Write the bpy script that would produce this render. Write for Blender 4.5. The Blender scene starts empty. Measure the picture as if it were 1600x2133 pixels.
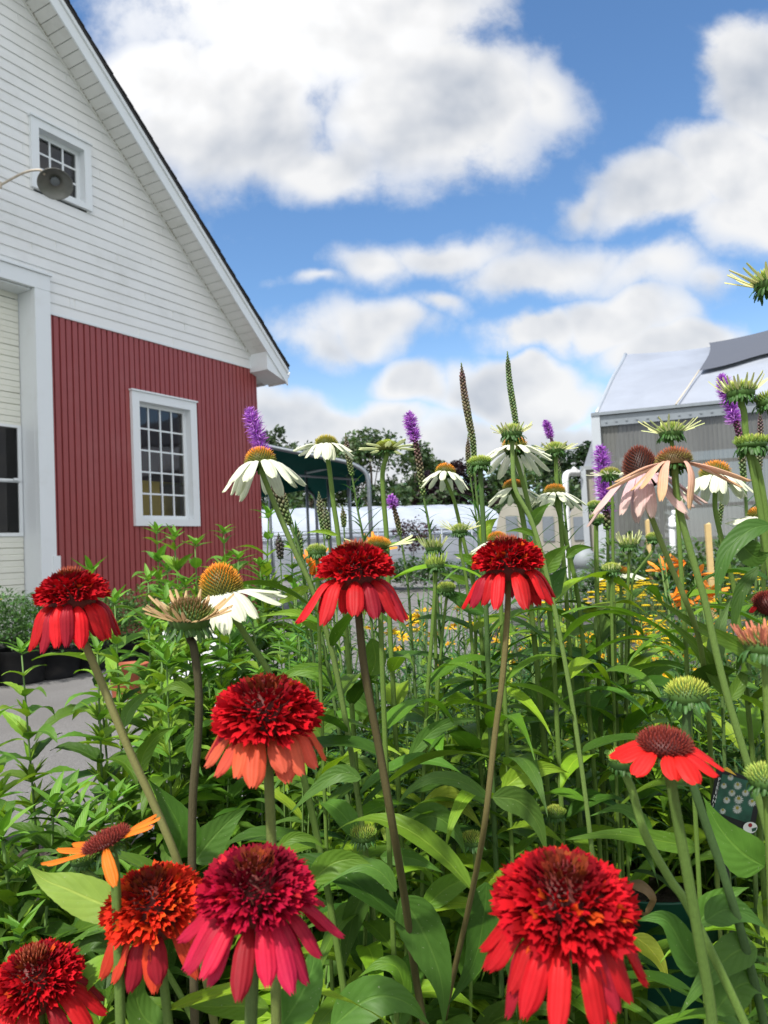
import bpy, math, random
from mathutils import Vector, Matrix
rnd = random.Random(7)
sc = bpy.context.scene
COL = sc.collection

# ------------------------------------------------------------------ camera
FPX, CX, CY, CAMH = 1602.0, 800.0, 1066.5, 0.9
cam_d = bpy.data.cameras.new("camera"); cam = bpy.data.objects.new("camera", cam_d); COL.objects.link(cam)
CR = (Matrix.Rotation(math.radians(92.9), 3, 'X') @ Matrix.Rotation(math.radians(-2.7), 3, 'Z'))
cam.matrix_world = Matrix.Translation((0, 0, CAMH)) @ CR.to_4x4()
cam_d.sensor_fit = 'HORIZONTAL'; cam_d.sensor_width = 27.0; cam_d.lens = 27.0 * FPX / 1600
cam_d.clip_start = 0.05; cam_d.clip_end = 2000
cam_d.dof.use_dof = True; cam_d.dof.focus_distance = 0.95; cam_d.dof.aperture_fstop = 14
sc.camera = cam

def ray(x, y):
    return CR @ Vector(((x - CX) / FPX, -(y - CY) / FPX, -1.0))
def P(x, y, Y):                      # world point seen at photo pixel x, y and distance Y ahead
    r = ray(x, y); return Vector((0, 0, CAMH)) + r * (Y / r.y)
def px_of(p):
    q = CR.transposed() @ (Vector(p) - Vector((0, 0, CAMH))); return CX - FPX*q.x/q.z, CY + FPX*q.y/q.z

# ------------------------------------------------------------------ node helpers
class S:
    nt = None
    def __init__(s, v): s.v = v
    @staticmethod
    def m(op, *a, clamp=False):
        n = S.nt.nodes.new('ShaderNodeMath'); n.operation = op; n.use_clamp = clamp
        for i, x in enumerate(a):
            x = x.v if isinstance(x, S) else x
            if isinstance(x, (int, float)): n.inputs[i].default_value = x
            else: S.nt.links.new(x, n.inputs[i])
        return S(n.outputs[0])
    def __add__(s, o): return S.m('ADD', s, o)
    __radd__ = __add__
    def __sub__(s, o): return S.m('SUBTRACT', s, o)
    def __rsub__(s, o): return S.m('SUBTRACT', o, s)
    def __mul__(s, o): return S.m('MULTIPLY', s, o)
    __rmul__ = __mul__
    def __truediv__(s, o): return S.m('DIVIDE', s, o)
def smooth(x, a, b):
    n = S.nt.nodes.new('ShaderNodeMapRange'); n.interpolation_type = 'SMOOTHSTEP'
    S.nt.links.new(x.v, n.inputs[0]); n.inputs[1].default_value = a; n.inputs[2].default_value = b
    return S(n.outputs[0])
def comb(x, y, z):
    n = S.nt.nodes.new('ShaderNodeCombineXYZ')
    for i, v in enumerate((x, y, z)):
        if isinstance(v, S): S.nt.links.new(v.v, n.inputs[i])
        else: n.inputs[i].default_value = v
    return S(n.outputs[0])
def sep(v):
    n = S.nt.nodes.new('ShaderNodeSeparateXYZ'); S.nt.links.new(v.v, n.inputs[0]); return [S(o) for o in n.outputs]
def noise(vec, scale, detail=4, rough=.5, dist=0):
    n = S.nt.nodes.new('ShaderNodeTexNoise'); n.inputs['Scale'].default_value = scale
    n.inputs['Detail'].default_value = detail; n.inputs['Roughness'].default_value = rough
    n.inputs['Distortion'].default_value = dist
    if vec is not None: S.nt.links.new(vec.v, n.inputs['Vector'])
    return S(n.outputs[0])
def mixc(f, a, b, mode='MIX'):
    n = S.nt.nodes.new('ShaderNodeMix'); n.data_type = 'RGBA'; n.blend_type = mode
    for i, v in ((0, f), (6, a), (7, b)):
        if isinstance(v, S): S.nt.links.new(v.v, n.inputs[i])
        elif isinstance(v, (int, float)): n.inputs[i].default_value = v
        else: n.inputs[i].default_value = (*v[:3], 1)
    return S(n.outputs[2])

# ------------------------------------------------------------------ world: sky and clouds
SUN_EL, SUN_AZ = math.radians(56), math.radians(215)      # azimuth clockwise from +Y
sd = Vector((math.sin(SUN_AZ) * math.cos(SUN_EL), math.cos(SUN_AZ) * math.cos(SUN_EL), math.sin(SUN_EL)))
w = bpy.data.worlds.new("World"); sc.world = w; w.use_nodes = True
nt = w.node_tree; nt.nodes.clear(); S.nt = nt
tc = nt.nodes.new('ShaderNodeTexCoord'); D = sep(S(tc.outputs['Generated']))
sky = nt.nodes.new('ShaderNodeTexSky'); sky.sky_type = 'NISHITA'; sky.sun_disc = False
sky.sun_elevation = SUN_EL; sky.sun_rotation = SUN_AZ; sky.air_density = 1.0; sky.dust_density = 0.4; sky.ozone_density = 2.5
hs = nt.nodes.new('ShaderNodeHueSaturation'); hs.inputs['Saturation'].default_value = 1.15
nt.links.new(sky.outputs[0], hs.inputs['Color'])
yy = S.m('MAXIMUM', D[1], 0.12)
U, V = D[0] / yy, D[2] / yy
uv = comb(U, V, 0)
wn = S.nt.nodes.new('ShaderNodeTexNoise'); wn.inputs['Scale'].default_value = 3.2; wn.inputs['Detail'].default_value = 3
nt.links.new(uv.v, wn.inputs['Vector']); wo = sep(S(wn.outputs[1]))
Uw = U + (wo[0] - .5) * .26; Vw = V + (wo[1] - .5) * .24
BL = [  # photo x, y, radius x, radius y, strength
 (660, 0, 490, 320, 1.15), (900, 190, 290, 250, 1.05), (470, 240, 330, 210, 1.0), (650, 330, 310, 110, .8), (300, 150, 170, 140, .95), (1110, 190, 110, 120, .6), (400, 350, 120, 60, .5),
 (1580, 130, 190, 200, 1.1), (1540, 330, 290, 170, 1.1), (1340, 410, 220, 125, 1.05), (1600, 450, 340, 120, .9), (1180, 430, 70, 60, .5),
 (790, 565, 160, 95, .66), (930, 545, 240, 85, .66), (1130, 590, 260, 100, .64), (1330, 600, 220, 90, .56), (1460, 610, 150, 70, .5), (640, 620, 120, 30, .4),
 (660, 720, 190, 60, .56), (790, 700, 210, 65, .74), (940, 660, 120, 45, .55), (1130, 710, 170, 70, .95), (1290, 690, 180, 70, 1.05), (1400, 740, 190, 70, .8),
 (860, 800, 150, 50, .85), (1110, 800, 200, 80, 1.2), (1010, 800, 130, 60, .95), (600, 880, 240, 75, 1.05), (760, 870, 200, 65, .95), (700, 960, 560, 90, .95), (1050, 910, 460, 110, .9), (1300, 900, 340, 100, .8)]
cov = None
for (x, y, rx, ry, s) in BL:
    r = ray(x, y); u0, v0 = r.x / r.y, r.z / r.y
    a = (Uw - u0) * (FPX / rx); b = (Vw - v0) * (FPX / ry)
    f = s * (1.0 - S.m('SQRT', a * a + b * b))
    cov = f if cov is None else S.m('MAXIMUM', cov, f)
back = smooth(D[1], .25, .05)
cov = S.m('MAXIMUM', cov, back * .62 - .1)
nz = noise(uv, 5.5, 9, .57, .25)
nzs = noise(uv, 4.2, 4, .5, .1)
nz2 = noise(comb(U - .022, V + .045, 0), 4.2, 4, .5, .1)
nz3 = noise(uv, 12.0, 12, .66)
dens = smooth(cov + .02 + (nz - .5) * 1.30 + (nz3 - .5) * .60, .04, .42) * (.52 + .48 * smooth(cov + (nz - .5) * .5, .12, .55))
# cloud light: billows lit from above, greyer cores low in thick cloud
lump = noise(uv, 3.0, 5, .55)
core = smooth(cov + (lump - .5) * .8, .15, .75)
rel = (nzs - nz2) * 1.5
bil = S.m('ABSOLUTE', noise(uv, 7.5, 7, .55, .3) - .5)
cb = S.m('ADD', 1.03 + rel * 1.1 - core * .17 + (nz3 - .5) * .16 - bil * .35, 0, clamp=True)
topw = smooth(V + (lump - .5) * .25, .48, .78)
topm = topw * smooth(U, .18, -.1)
cb = S.m('ADD', cb + topm * .30, 0)
cb = S.m('MINIMUM', S.m('MAXIMUM', cb, .55), 1.15)
sh = S.m('SUBTRACT', 1.0, cb, clamp=True)
cb = cb * (1.0 + smooth(D[1], .15, -.3) * .55)  # unseen clouds behind the camera brightened, added fill light for gable and foliage
ccol = comb(cb * 1.0 - sh * .10, cb * 1.0 + sh * .02, cb * 1.0 + sh * .22)
bg1 = nt.nodes.new('ShaderNodeBackground'); bg1.inputs['Strength'].default_value = .115
# low air whitens towards the horizon
hz = smooth(D[2], .30, -.02)
nt.links.new(mixc(hz * .55, S(hs.outputs[0]), (5.2, 6.1, 7.4)).v, bg1.inputs['Color'])
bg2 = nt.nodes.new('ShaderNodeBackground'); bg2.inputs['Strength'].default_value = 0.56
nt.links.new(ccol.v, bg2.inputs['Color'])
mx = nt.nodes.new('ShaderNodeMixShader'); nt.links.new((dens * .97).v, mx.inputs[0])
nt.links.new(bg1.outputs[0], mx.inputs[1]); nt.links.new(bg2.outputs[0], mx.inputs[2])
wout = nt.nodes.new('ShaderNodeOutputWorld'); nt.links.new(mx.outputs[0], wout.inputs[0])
w.cycles.sampling_method = 'MANUAL'; w.cycles.sample_map_resolution = 512

sun_d = bpy.data.lights.new("sun", 'SUN'); sun_d.energy = 3.5; sun_d.angle = math.radians(3); sun_d.color = (1, .95, .88)
sun = bpy.data.objects.new("sun", sun_d); COL.objects.link(sun); sun.rotation_euler = (-sd).to_track_quat('-Z', 'Y').to_euler()
sc.view_settings.view_transform = 'Standard'; sc.view_settings.look = 'None'; sc.view_settings.exposure = 0.75; sc.view_settings.gamma = 1
sc.cycles.max_bounces = 6; sc.cycles.transparent_max_bounces = 12; sc.cycles.use_denoising = True

# ------------------------------------------------------------------ materials
def newmat(name):
    m = bpy.data.materials.new(name); m.use_nodes = True; nt = m.node_tree; S.nt = nt
    b = nt.nodes['Principled BSDF']; return m, nt, b
def coords(kind='Object'):
    t = S.nt.nodes.new('ShaderNodeTexCoord'); return S(t.outputs[kind])
def bump(b, h, strength=.3, dist=.01):
    n = S.nt.nodes.new('ShaderNodeBump'); n.inputs['Strength'].default_value = strength; n.inputs['Distance'].default_value = dist
    S.nt.links.new(h.v, n.inputs['Height']); S.nt.links.new(n.outputs[0], b.inputs['Normal'])
def plain(name, c, rough=.5, metal=0, nscale=20, namt=.15, bumpamt=0, spec=.5, dirt=None, dscale=2):
    m, nt, b = newmat(name); co = coords()
    f = noise(co, nscale, 5, .6)
    col = mixc(f, tuple(v * (1 - namt) for v in c), tuple(min(1, v * (1 + namt)) for v in c))
    if dirt:
        g = smooth(noise(co, dscale, 6, .65), .5, .75); col = mixc(g * dirt[3], col, dirt[:3])
    nt.links.new(col.v, b.inputs['Base Color']); b.inputs['Roughness'].default_value = rough; b.inputs['Metallic'].default_value = metal
    b.inputs['Specular IOR Level'].default_value = spec
    if bumpamt: bump(b, noise(co, nscale * 2, 4), bumpamt, .004)
    return m
def attrcol():
    a = S.nt.nodes.new('ShaderNodeAttribute'); a.attribute_name = 'Col'; return S(a.outputs['Color'])
def organic(name, trans=.25, rough=.5, veins=None, stripes=0, nscale=60, spec=.4, tint=(1, 1, 1), spots=False):
    m, nt, b = newmat(name)
    base = attrcol(); co = coords()
    n1 = noise(co, nscale, 4, .6)
    base = mixc(n1 * .9, mixc(1.0, base, (.72, .74, .72), 'MULTIPLY'), mixc(1.0, base, (1.22, 1.2, 1.2), 'MULTIPLY'))
    h = None
    uvm = sep(coords('UV'))
    if veins:
        au = S.m('ABSOLUTE', uvm[0] - .5)
        mid = smooth(au, .045, .012)
        sv = S.m('SINE', (uvm[1] * 15.0 - au * 9.0) * 3.1416)
        svl = smooth(sv, .90, 1.0) * .16
        vein = S.m('MAXIMUM', mid * .8, svl)
        base = mixc(vein * veins, base, mixc(1.0, base, (1.9, 1.55, 1.9), 'MULTIPLY'))
        h = sv * -.22 - mid * 1.0 + n1 * .9
        if spots:
            sp = smooth(noise(co, 340, 2, .5), .70, .76)
            base = mixc(sp * .35, base, (.5, .52, .4))
    if stripes:
        st = S.m('SINE', uvm[0] * (3.1416 * 2 * stripes))
        base = mixc((st * .5 + .5) * .22, base, mixc(1.0, base, (.72, .6, .6), 'MULTIPLY'))
        h = st * .35 + n1
    nt.links.new(base.v, b.inputs['Base Color']); b.inputs['Roughness'].default_value = rough
    b.inputs['Specular IOR Level'].default_value = spec
    if h is not None: bump(b, h, .35, .0012)
    if trans:
        t = nt.nodes.new('ShaderNodeBsdfTranslucent'); nt.links.new(mixc(1.0, base, tint, 'MULTIPLY').v, t.inputs[0])
        x = nt.nodes.new('ShaderNodeMixShader'); x.inputs[0].default_value = trans
        nt.links.new(b.outputs[0], x.inputs[1]); nt.links.new(t.outputs[0], x.inputs[2])
        nt.links.new(x.outputs[0], nt.nodes['Material Output'].inputs[0])
    return m
M = {}
M['leaf'] = organic('leaf', .30, .50, veins=.6, tint=(1.3, 1.35, .6), spots=True, spec=.28)
M['leaf_small'] = organic('leaf_small', .30, .5, tint=(1.3, 1.35, .6))
M['petal'] = organic('petal', .28, .55, stripes=4, nscale=90, spec=.2)
M['floret'] = organic('floret', .15, .7, nscale=150, spec=.08)
M['cone'] = organic('cone', 0, .55, nscale=300, spec=.3)
M['stem'] = organic('stem', 0, .6, stripes=3, nscale=420, spec=.25)
M['liatris'] = organic('liatris_bloom', .3, .6, nscale=200)
M['white_vinyl'] = plain('white_vinyl', (.76, .775, .78), .45, nscale=3, namt=.05, dirt=(.45, .46, .42, .35), dscale=1.2)
M['white_trim'] = plain('white_trim', (.74, .78, .81), .4, nscale=2, namt=.04, dirt=(.5, .5, .46, .25), dscale=2)
M['soffit'] = plain('soffit', (.70, .71, .69), .5, nscale=4, namt=.06, dirt=(.38, .38, .33, .35), dscale=2.2)
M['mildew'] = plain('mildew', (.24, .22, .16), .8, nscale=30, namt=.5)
M['shingle'] = plain('shingle', (.035, .035, .038), .9, nscale=60, namt=.4, bumpamt=.5)
M['red_siding'] = plain('red_siding', (.29, .058, .058), .42, nscale=5, namt=.10, bumpamt=.05, dirt=(.34, .11, .11, .5), dscale=1.1)
M['door_white'] = plain('door_white', (.72, .73, .66), .45, nscale=3, namt=.05, dirt=(.45, .44, .38, .35))
M['dark_room'] = plain('dark_room', (.045, .048, .05), .9, nscale=3, namt=.5)
M['yellow_crate'] = plain('yellow_crate', (.55, .42, .06), .5)
M['cardboard'] = plain('cardboard', (.5, .46, .38), .8)
M['lamp_metal'] = plain('lamp_metal', (.20, .205, .19), .38, metal=.3, nscale=12, namt=.25)
M['arm_metal'] = plain('arm_metal', (.5, .44, .36), .5, nscale=30, namt=.3)
M['alu'] = plain('alu', (.42, .46, .50), .4, metal=.3, nscale=8, namt=.1)
M['galv'] = plain('galvanised', (.22, .25, .28), .45, metal=.5, nscale=10, namt=.2)
M['black_plastic'] = plain('black_plastic', (.012, .013, .015), .42, nscale=8, namt=.3, dirt=(.06, .055, .05, .5), dscale=9)
M['green_plastic'] = plain('green_plastic', (.010, .085, .050), .4, nscale=8, namt=.2)
M['terracotta'] = plain('terracotta', (.33, .085, .04), .7, nscale=12, namt=.2)
M['soil'] = plain('soil', (.035, .026, .02), .95, nscale=90, namt=.7, bumpamt=1)
M['wood'] = plain('wood_stake', (.52, .38, .17), .7, nscale=20)
M['pvc'] = plain('white_pvc', (.75, .77, .8), .35, namt=.03)
M['bark'] = plain('bark', (.11, .085, .065), .9, nscale=12, namt=.4, bumpamt=.6)
M['green_cloth'] = plain('green_cloth', (.008, .070, .060), 1.0, nscale=40, namt=.2, spec=.05)
M['shade_cloth'] = plain('shade_cloth', (.075, .085, .11), .85, nscale=200, namt=.25)
M['rope'] = plain('rope', (.55, .5, .4), .8)
M['gray_panel'] = plain('gray_panel', (.23, .26, .28), .6, nscale=6, namt=.1)
M['card_black'] = plain('card_black', (.012, .014, .016), .35)
M['card_green'] = plain('card_photo', (.02, .09, .06), .35, nscale=90, namt=.9)
M['card_white'] = plain('card_white', (.72, .75, .74), .4)
M['card_yellow'] = plain('card_yellow', (.75, .5, .06), .4)
M['card_gold'] = plain('card_gold', (.32, .28, .03), .4)
M['card_red'] = plain('card_red', (.3, .02, .03), .4)
M['tag_yellow'] = plain('tag_yellow', (.7, .62, .14), .4)

def glassmat(name, refl=.35, tint=(.03, .035, .04), trans=.8):
    m, nt, b = newmat(name)
    g = nt.nodes.new('ShaderNodeBsdfGlossy'); g.inputs['Roughness'].default_value = .04
    t = nt.nodes.new('ShaderNodeBsdfTransparent'); t.inputs[0].default_value = (trans, trans, trans, 1)
    fr = nt.nodes.new('ShaderNodeFresnel'); fr.inputs[0].default_value = 1.5
    co = coords(); n = nt.nodes.new('ShaderNodeBump'); n.inputs['Strength'].default_value = .06; n.inputs['Distance'].default_value = .02
    nt.links.new(noise(co, 2.5, 2).v, n.inputs['Height']); nt.links.new(n.outputs[0], g.inputs['Normal'])
    x = nt.nodes.new('ShaderNodeMixShader'); nt.links.new(S.m('ADD', S(fr.outputs[0]), refl, clamp=True).v, x.inputs[0])
    nt.links.new(t.outputs[0], x.inputs[1]); nt.links.new(g.outputs[0], x.inputs[2]); nt.links.new(x.outputs[0], nt.nodes['Material Output'].inputs[0])
    return m
M['glass'] = glassmat('window_glass', .04)
M['glass_sky'] = glassmat('window_glass_dim', .0, trans=.8)
def polymat(name, col, trans, rough, ribs=0, clear=0.0):
    m, nt, b = newmat(name); co = coords(); xyz = sep(co)
    f = noise(co, 1.1, 5, .6, .5)
    c = mixc(f, tuple(v * .70 for v in col), tuple(min(1, v * 1.25) for v in col))
    if ribs:
        s_ = S.m('SINE', xyz[0] * ribs); c = mixc((s_ * .5 + .5) * .25, c, tuple(v * .45 for v in col))
        bump(b, s_, .4, .01)
    nt.links.new(c.v, b.inputs['Base Color']); b.inputs['Roughness'].default_value = rough
    t = nt.nodes.new('ShaderNodeBsdfTranslucent'); nt.links.new(c.v, t.inputs[0])
    x = nt.nodes.new('ShaderNodeMixShader'); x.inputs[0].default_value = trans
    nt.links.new(b.outputs[0], x.inputs[1]); nt.links.new(t.outputs[0], x.inputs[2]); o = x.outputs[0]
    if clear:
        tr = nt.nodes.new('ShaderNodeBsdfTransparent'); y = nt.nodes.new('ShaderNodeMixShader'); y.inputs[0].default_value = clear
        nt.links.new(o, y.inputs[1]); nt.links.new(tr.outputs[0], y.inputs[2]); o = y.outputs[0]
    nt.links.new(o, nt.nodes['Material Output'].inputs[0]); return m
M['poly_white'] = polymat('white_film', (.44, .48, .56), .3, .35)
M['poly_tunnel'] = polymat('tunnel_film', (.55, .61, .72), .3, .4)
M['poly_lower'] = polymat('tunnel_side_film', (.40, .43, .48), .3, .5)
M['poly_wall'] = polymat('ribbed_panel', (.18, .186, .178), .3, .35, ribs=95, clear=.14)
M['poly_tan'] = polymat('tan_film', (.40, .38, .32), .2, .5)

def groundmat(name, c1, c2, scale, fine, bumpk, patch=None):
    m, nt, b = newmat(name); co = coords()
    big = noise(co, scale, 6, .6); f = noise(co, fine, 3, .7)
    col = mixc(smooth(f, .3, .7), c1, c2); col = mixc(big * .6, col, tuple(v * .7 for v in c1))
    if patch: col = mixc(smooth(noise(co, .5, 5, .6), .5, .65) * .7, col, patch)
    nt.links.new(col.v, b.inputs['Base Color']); b.inputs['Roughness'].default_value = .95; bump(b, f, bumpk, .01); return m
M['pavement'] = groundmat('pavement', (.13, .127, .124), (.30, .295, .29), 1.6, 170, .9, patch=(.15, .145, .14))
M['grass_far'] = groundmat('far_grass', (.03, .06, .015), (.06, .10, .03), .3, 8, .4)
m, nt, b = newmat('gravel'); co = coords()
v = nt.nodes.new('ShaderNodeTexVoronoi'); v.inputs['Scale'].default_value = 110; nt.links.new(co.v, v.inputs['Vector'])
vc = sep(S(v.outputs['Color']))
col = mixc(vc[0], (.05, .05, .055), (.34, .33, .32)); col = mixc(smooth(noise(co, 5, 5), .45, .6), col, (.03, .027, .024))
nt.links.new(col.v, b.inputs['Base Color']); b.inputs['Roughness'].default_value = .9; bump(b, 1 - S(v.outputs['Distance']) * 60, .8, .006)
M['gravel'] = m
M['mat'] = plain('weed_mat', (.022, .022, .025), .85, nscale=60, namt=.5, dirt=(.10, .095, .09, .7), dscale=10, bumpamt=.5)

# ------------------------------------------------------------------ mesh helpers
class MB:
    def __init__(s): s.v = []; s.f = []; s.uv = []; s.c = []
    def add(s, vs, fs, uvs=None, cols=None):
        o = len(s.v); s.v += [tuple(x) for x in vs]; s.f += [tuple(i + o for i in f) for f in fs]
        s.uv += uvs if uvs else [(0, 0)] * len(vs)
        s.c += cols if cols else [(1, 1, 1)] * len(vs)
    def box(s, a, b_, col=(1, 1, 1)):
        (x0, y0, z0), (x1, y1, z1) = a, b_
        x0, x1 = min(x0, x1), max(x0, x1); y0, y1 = min(y0, y1), max(y0, y1); z0, z1 = min(z0, z1), max(z0, z1)
        vs = [(x0,y0,z0),(x1,y0,z0),(x1,y1,z0),(x0,y1,z0),(x0,y0,z1),(x1,y0,z1),(x1,y1,z1),(x0,y1,z1)]
        s.add(vs, [(0,3,2,1),(4,5,6,7),(0,1,5,4),(1,2,6,5),(2,3,7,6),(3,0,4,7)], None, [col]*8)
    def prism(s, poly, y0, y1):       # polygon in x,z extruded along y
        n = len(poly); vs = [(x, y0, z) for x, z in poly] + [(x, y1, z) for x, z in poly]
        s.add(vs, [tuple(range(n)), tuple(range(2*n-1, n-1, -1))] + [(i, i+n, (i+1) % n + n, (i+1) % n) for i in range(n)])
    def tube(s, pts, rad, sides=6, col=(1, 1, 1), col2=None, cap=True):
        pts = [Vector(p) for p in pts]; n = len(pts)
        if isinstance(rad, (int, float)): rad = [rad] * n
        vs, fs, uvs, cs = [], [], [], []
        up = None
        for i, p in enumerate(pts):
            d = (pts[min(i+1, n-1)] - pts[max(i-1, 0)])
            if d.length < 1e-9: d = Vector((0, 0, 1))
            d.normalize()
            if up is None: up = d.orthogonal().normalized()
            a = (up - d * up.dot(d)); a = a.normalized() if a.length > 1e-6 else d.orthogonal().normalized()
            up = a; bb = d.cross(a)
            t = i / max(1, n-1)
            c = tuple(col[k] * (1-t) + (col2 or col)[k] * t for k in range(3))
            for j in range(sides):
                an = 2 * math.pi * j / sides
                vs.append(p + (a * math.cos(an) + bb * math.sin(an)) * rad[i]); uvs.append((j / sides, t * 4)); cs.append(c)
        for i in range(n-1):
            for j in range(sides):
                k = (j+1) % sides; fs.append((i*sides+j, i*sides+k, (i+1)*sides+k, (i+1)*sides+j))
        if cap: fs.append(tuple(range(sides-1, -1, -1))); fs.append(tuple((n-1)*sides + j for j in range(sides)))
        s.add(vs, fs, uvs, cs)
    def lathe(s, prof, c=(0, 0, 0), sides=24, col=(1, 1, 1), axis=None):
        vs, fs = [], []; n = len(prof)
        for (r, z) in prof:
            for j in range(sides):
                a = 2*math.pi*j/sides; vs.append(Vector((r*math.cos(a), r*math.sin(a), z)))
        if axis is not None:
            q = Vector((0, 0, 1)).rotation_difference(Vector(axis).normalized()); vs = [q @ v for v in vs]
        vs = [v + Vector(c) for v in vs]
        for i in range(n-1):
            for j in range(sides):
                k = (j+1) % sides; fs.append((i*sides+j, i*sides+k, (i+1)*sides+k, (i+1)*sides+j))
        s.add(vs, fs, None, [col]*len(vs))
    def build(s, name, mat, parent=None, smooth_=False, origin=None):
        me = bpy.data.meshes.new(name)
        o = Vector(origin) if origin is not None else (parent['_o'] if (parent is not None and '_o' in parent) else Vector((0, 0, 0)))
        o = Vector(o)
        me.from_pydata([(x-o.x, y-o.y, z-o.z) for x, y, z in s.v], [], s.f)
        uvl = me.uv_layers.new(name='UVMap'); vi = [0]*len(me.loops); me.loops.foreach_get('vertex_index', vi)
        flat = []
        for i in vi: flat += s.uv[i][:2]
        uvl.data.foreach_set('uv', flat)
        ca = me.attributes.new('Col', 'FLOAT_COLOR', 'POINT'); fc = []
        for c in s.c: fc += [c[0], c[1], c[2], 1.0]
        ca.data.foreach_set('color', fc)
        if smooth_: me.polygons.foreach_set('use_smooth', [True]*len(me.polygons))
        me.materials.append(M[mat] if isinstance(mat, str) else mat); me.update()
        ob = bpy.data.objects.new(name, me); COL.objects.link(ob)
        if parent is not None: ob.parent = parent
        elif origin is not None: ob.location = o
        return ob
def root(name, label, cat, loc=(0, 0, 0), rotz=0, group=None, world=True):
    o = bpy.data.objects.new(name, None); COL.objects.link(o); o.location = loc; o.rotation_euler = (0, 0, rotz)
    o.empty_display_size = .05
    o['label'] = label; o['category'] = cat
    if group: o['group'] = group
    if world: o['_o'] = list(loc)
    return o
def finish(o):
    if '_o' in o: del o['_o']
def tag(o, label, cat, group=None):
    o['label'] = label; o['category'] = cat
    if group: o['group'] = group
    return o
def structure(o): o['kind'] = 'structure'; return o
def dup(o, loc, rotz, sc_=1, label=None, group=None):
    r = o.copy(); COL.objects.link(r); r.location = loc; r.rotation_euler = (0, 0, rotz); r.scale = (sc_,)*3
    if label: r['label'] = label
    if group: r['group'] = group
    for ch in list(o.children):
        c = ch.copy(); COL.objects.link(c); c.parent = r
        for g in ch.children:
            d = g.copy(); COL.objects.link(d); d.parent = c
    return r
def crom(pts, n=6):
    pts = [Vector(p) for p in pts]
    if len(pts) < 3: return [pts[0].lerp(pts[-1], i/n) for i in range(n+1)]
    q = [pts[0]*2-pts[1]] + pts + [pts[-1]*2-pts[-2]]; out = []
    for i in range(1, len(q)-2):
        for k in range(n):
            t = k/n; p0, p1, p2, p3 = q[i-1:i+3]
            out.append(.5*((2*p1)+(p2-p0)*t+(2*p0-5*p1+4*p2-p3)*t*t+(3*p1-p0-3*p2+p3)*t**3))
    out.append(pts[-1]); return out
def leafblue(c): return (c[0], c[1], c[2]*.65)
def jit(c, a=.15, r=rnd):
    k = 1 + r.uniform(-a, a); return tuple(max(0, v * k * (1 + r.uniform(-a, a)*.5)) for v in c)
Z = Vector((0, 0, 1))
PROF = {'lance': lambda t: max(0, math.sin(math.pi * t**.56))**1.25,
        'ovate': lambda t: max(0, math.sin(math.pi * t**.5))**.85,
        'linear': lambda t: (1 - t**2.5) * min(1, .6 + t*3),
        'strap': lambda t: min(1, .5 + t*2) * (1 - t**4)}
def blade(mb, pts, W, col, side0=None, roll=0, fold=.25, prof='lance', serr=0, wave=0, across=4, col2=None, r=rnd, petiole=.08):
    n = len(pts); pf = PROF[prof]; vs, uvs, fs, cs = [], [], [], []; m = across + 1
    prev = side0; ph = r.uniform(0, 6)
    for i, p in enumerate(pts):
        t = i / (n-1)
        d = (pts[min(i+1, n-1)] - pts[max(i-1, 0)]).normalized()
        s = prev - d * prev.dot(d)
        s = s.normalized() if s.length > 1e-5 else d.orthogonal().normalized()
        prev = s
        if roll: s = Matrix.Rotation(roll * t if isinstance(roll, float) else roll, 3, d) @ s
        nn = s.cross(d)
        wd = W * .5 * max(pf(t), petiole if t < .15 else .0)
        if serr and .12 < t < .95: wd *= 1 + serr * (1 if i % 2 else -1)
        for j in range(m):
            u = -1 + 2 * j / (m-1)
            off = s * (u * wd) + nn * (fold * abs(u) * wd + wave * W * math.sin(ph + t*11 + (2 if u > 0 else 0)) * abs(u))
            vs.append(p + off); uvs.append(((u+1)/2, t))
            c = col if col2 is None else tuple(col[k]*(1-t)+col2[k]*t for k in range(3))
            cs.append(c)
    for i in range(n-1):
        for j in range(m-1): fs.append((i*m+j, i*m+j+1, (i+1)*m+j+1, (i+1)*m+j))
    mb.add(vs, fs, uvs, cs)
def leaf(mb, p, d, L, W, col, droop=.8, ns=8, prof='lance', fold=.25, serr=0, wave=.03, across=4, roll=0., r=rnd, petiole=.08):
    p = Vector(p); d = Vector(d).normalized(); pts = [p.copy()]; h = Vector((d.x, d.y, 0))
    if h.length < .05: h = Vector((math.cos(r.uniform(0, 6)), math.sin(r.uniform(0, 6)), 0))
    side = h.cross(Z).normalized()
    for i in range(ns):
        d = (d - Z * (droop * 1.6 / ns) * (.4 + 1.2*i/ns)).normalized(); p = p + d * (L/ns); pts.append(p.copy())
    blade(mb, pts, W, col, side, roll, fold, prof, serr, wave, across, r=r, petiole=petiole)

G_MID, G_DARK, G_LIGHT, G_BLUE = (.092, .195, .024), (.042, .105, .018), (.19, .33, .032), (.074, .165, .036)
STEM_G, STEM_DK, STEM_TAN = (.11, .19, .035), (.022, .016, .018), (.22, .20, .075)
def greenc(r, light=0):
    c = r.choice([G_MID, G_MID, G_DARK, G_BLUE, G_LIGHT]) if not light else G_LIGHT
    return leafblue(jit(c, .2, r))
exec_order = 'setting, background, beds, hero flowers'
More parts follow.
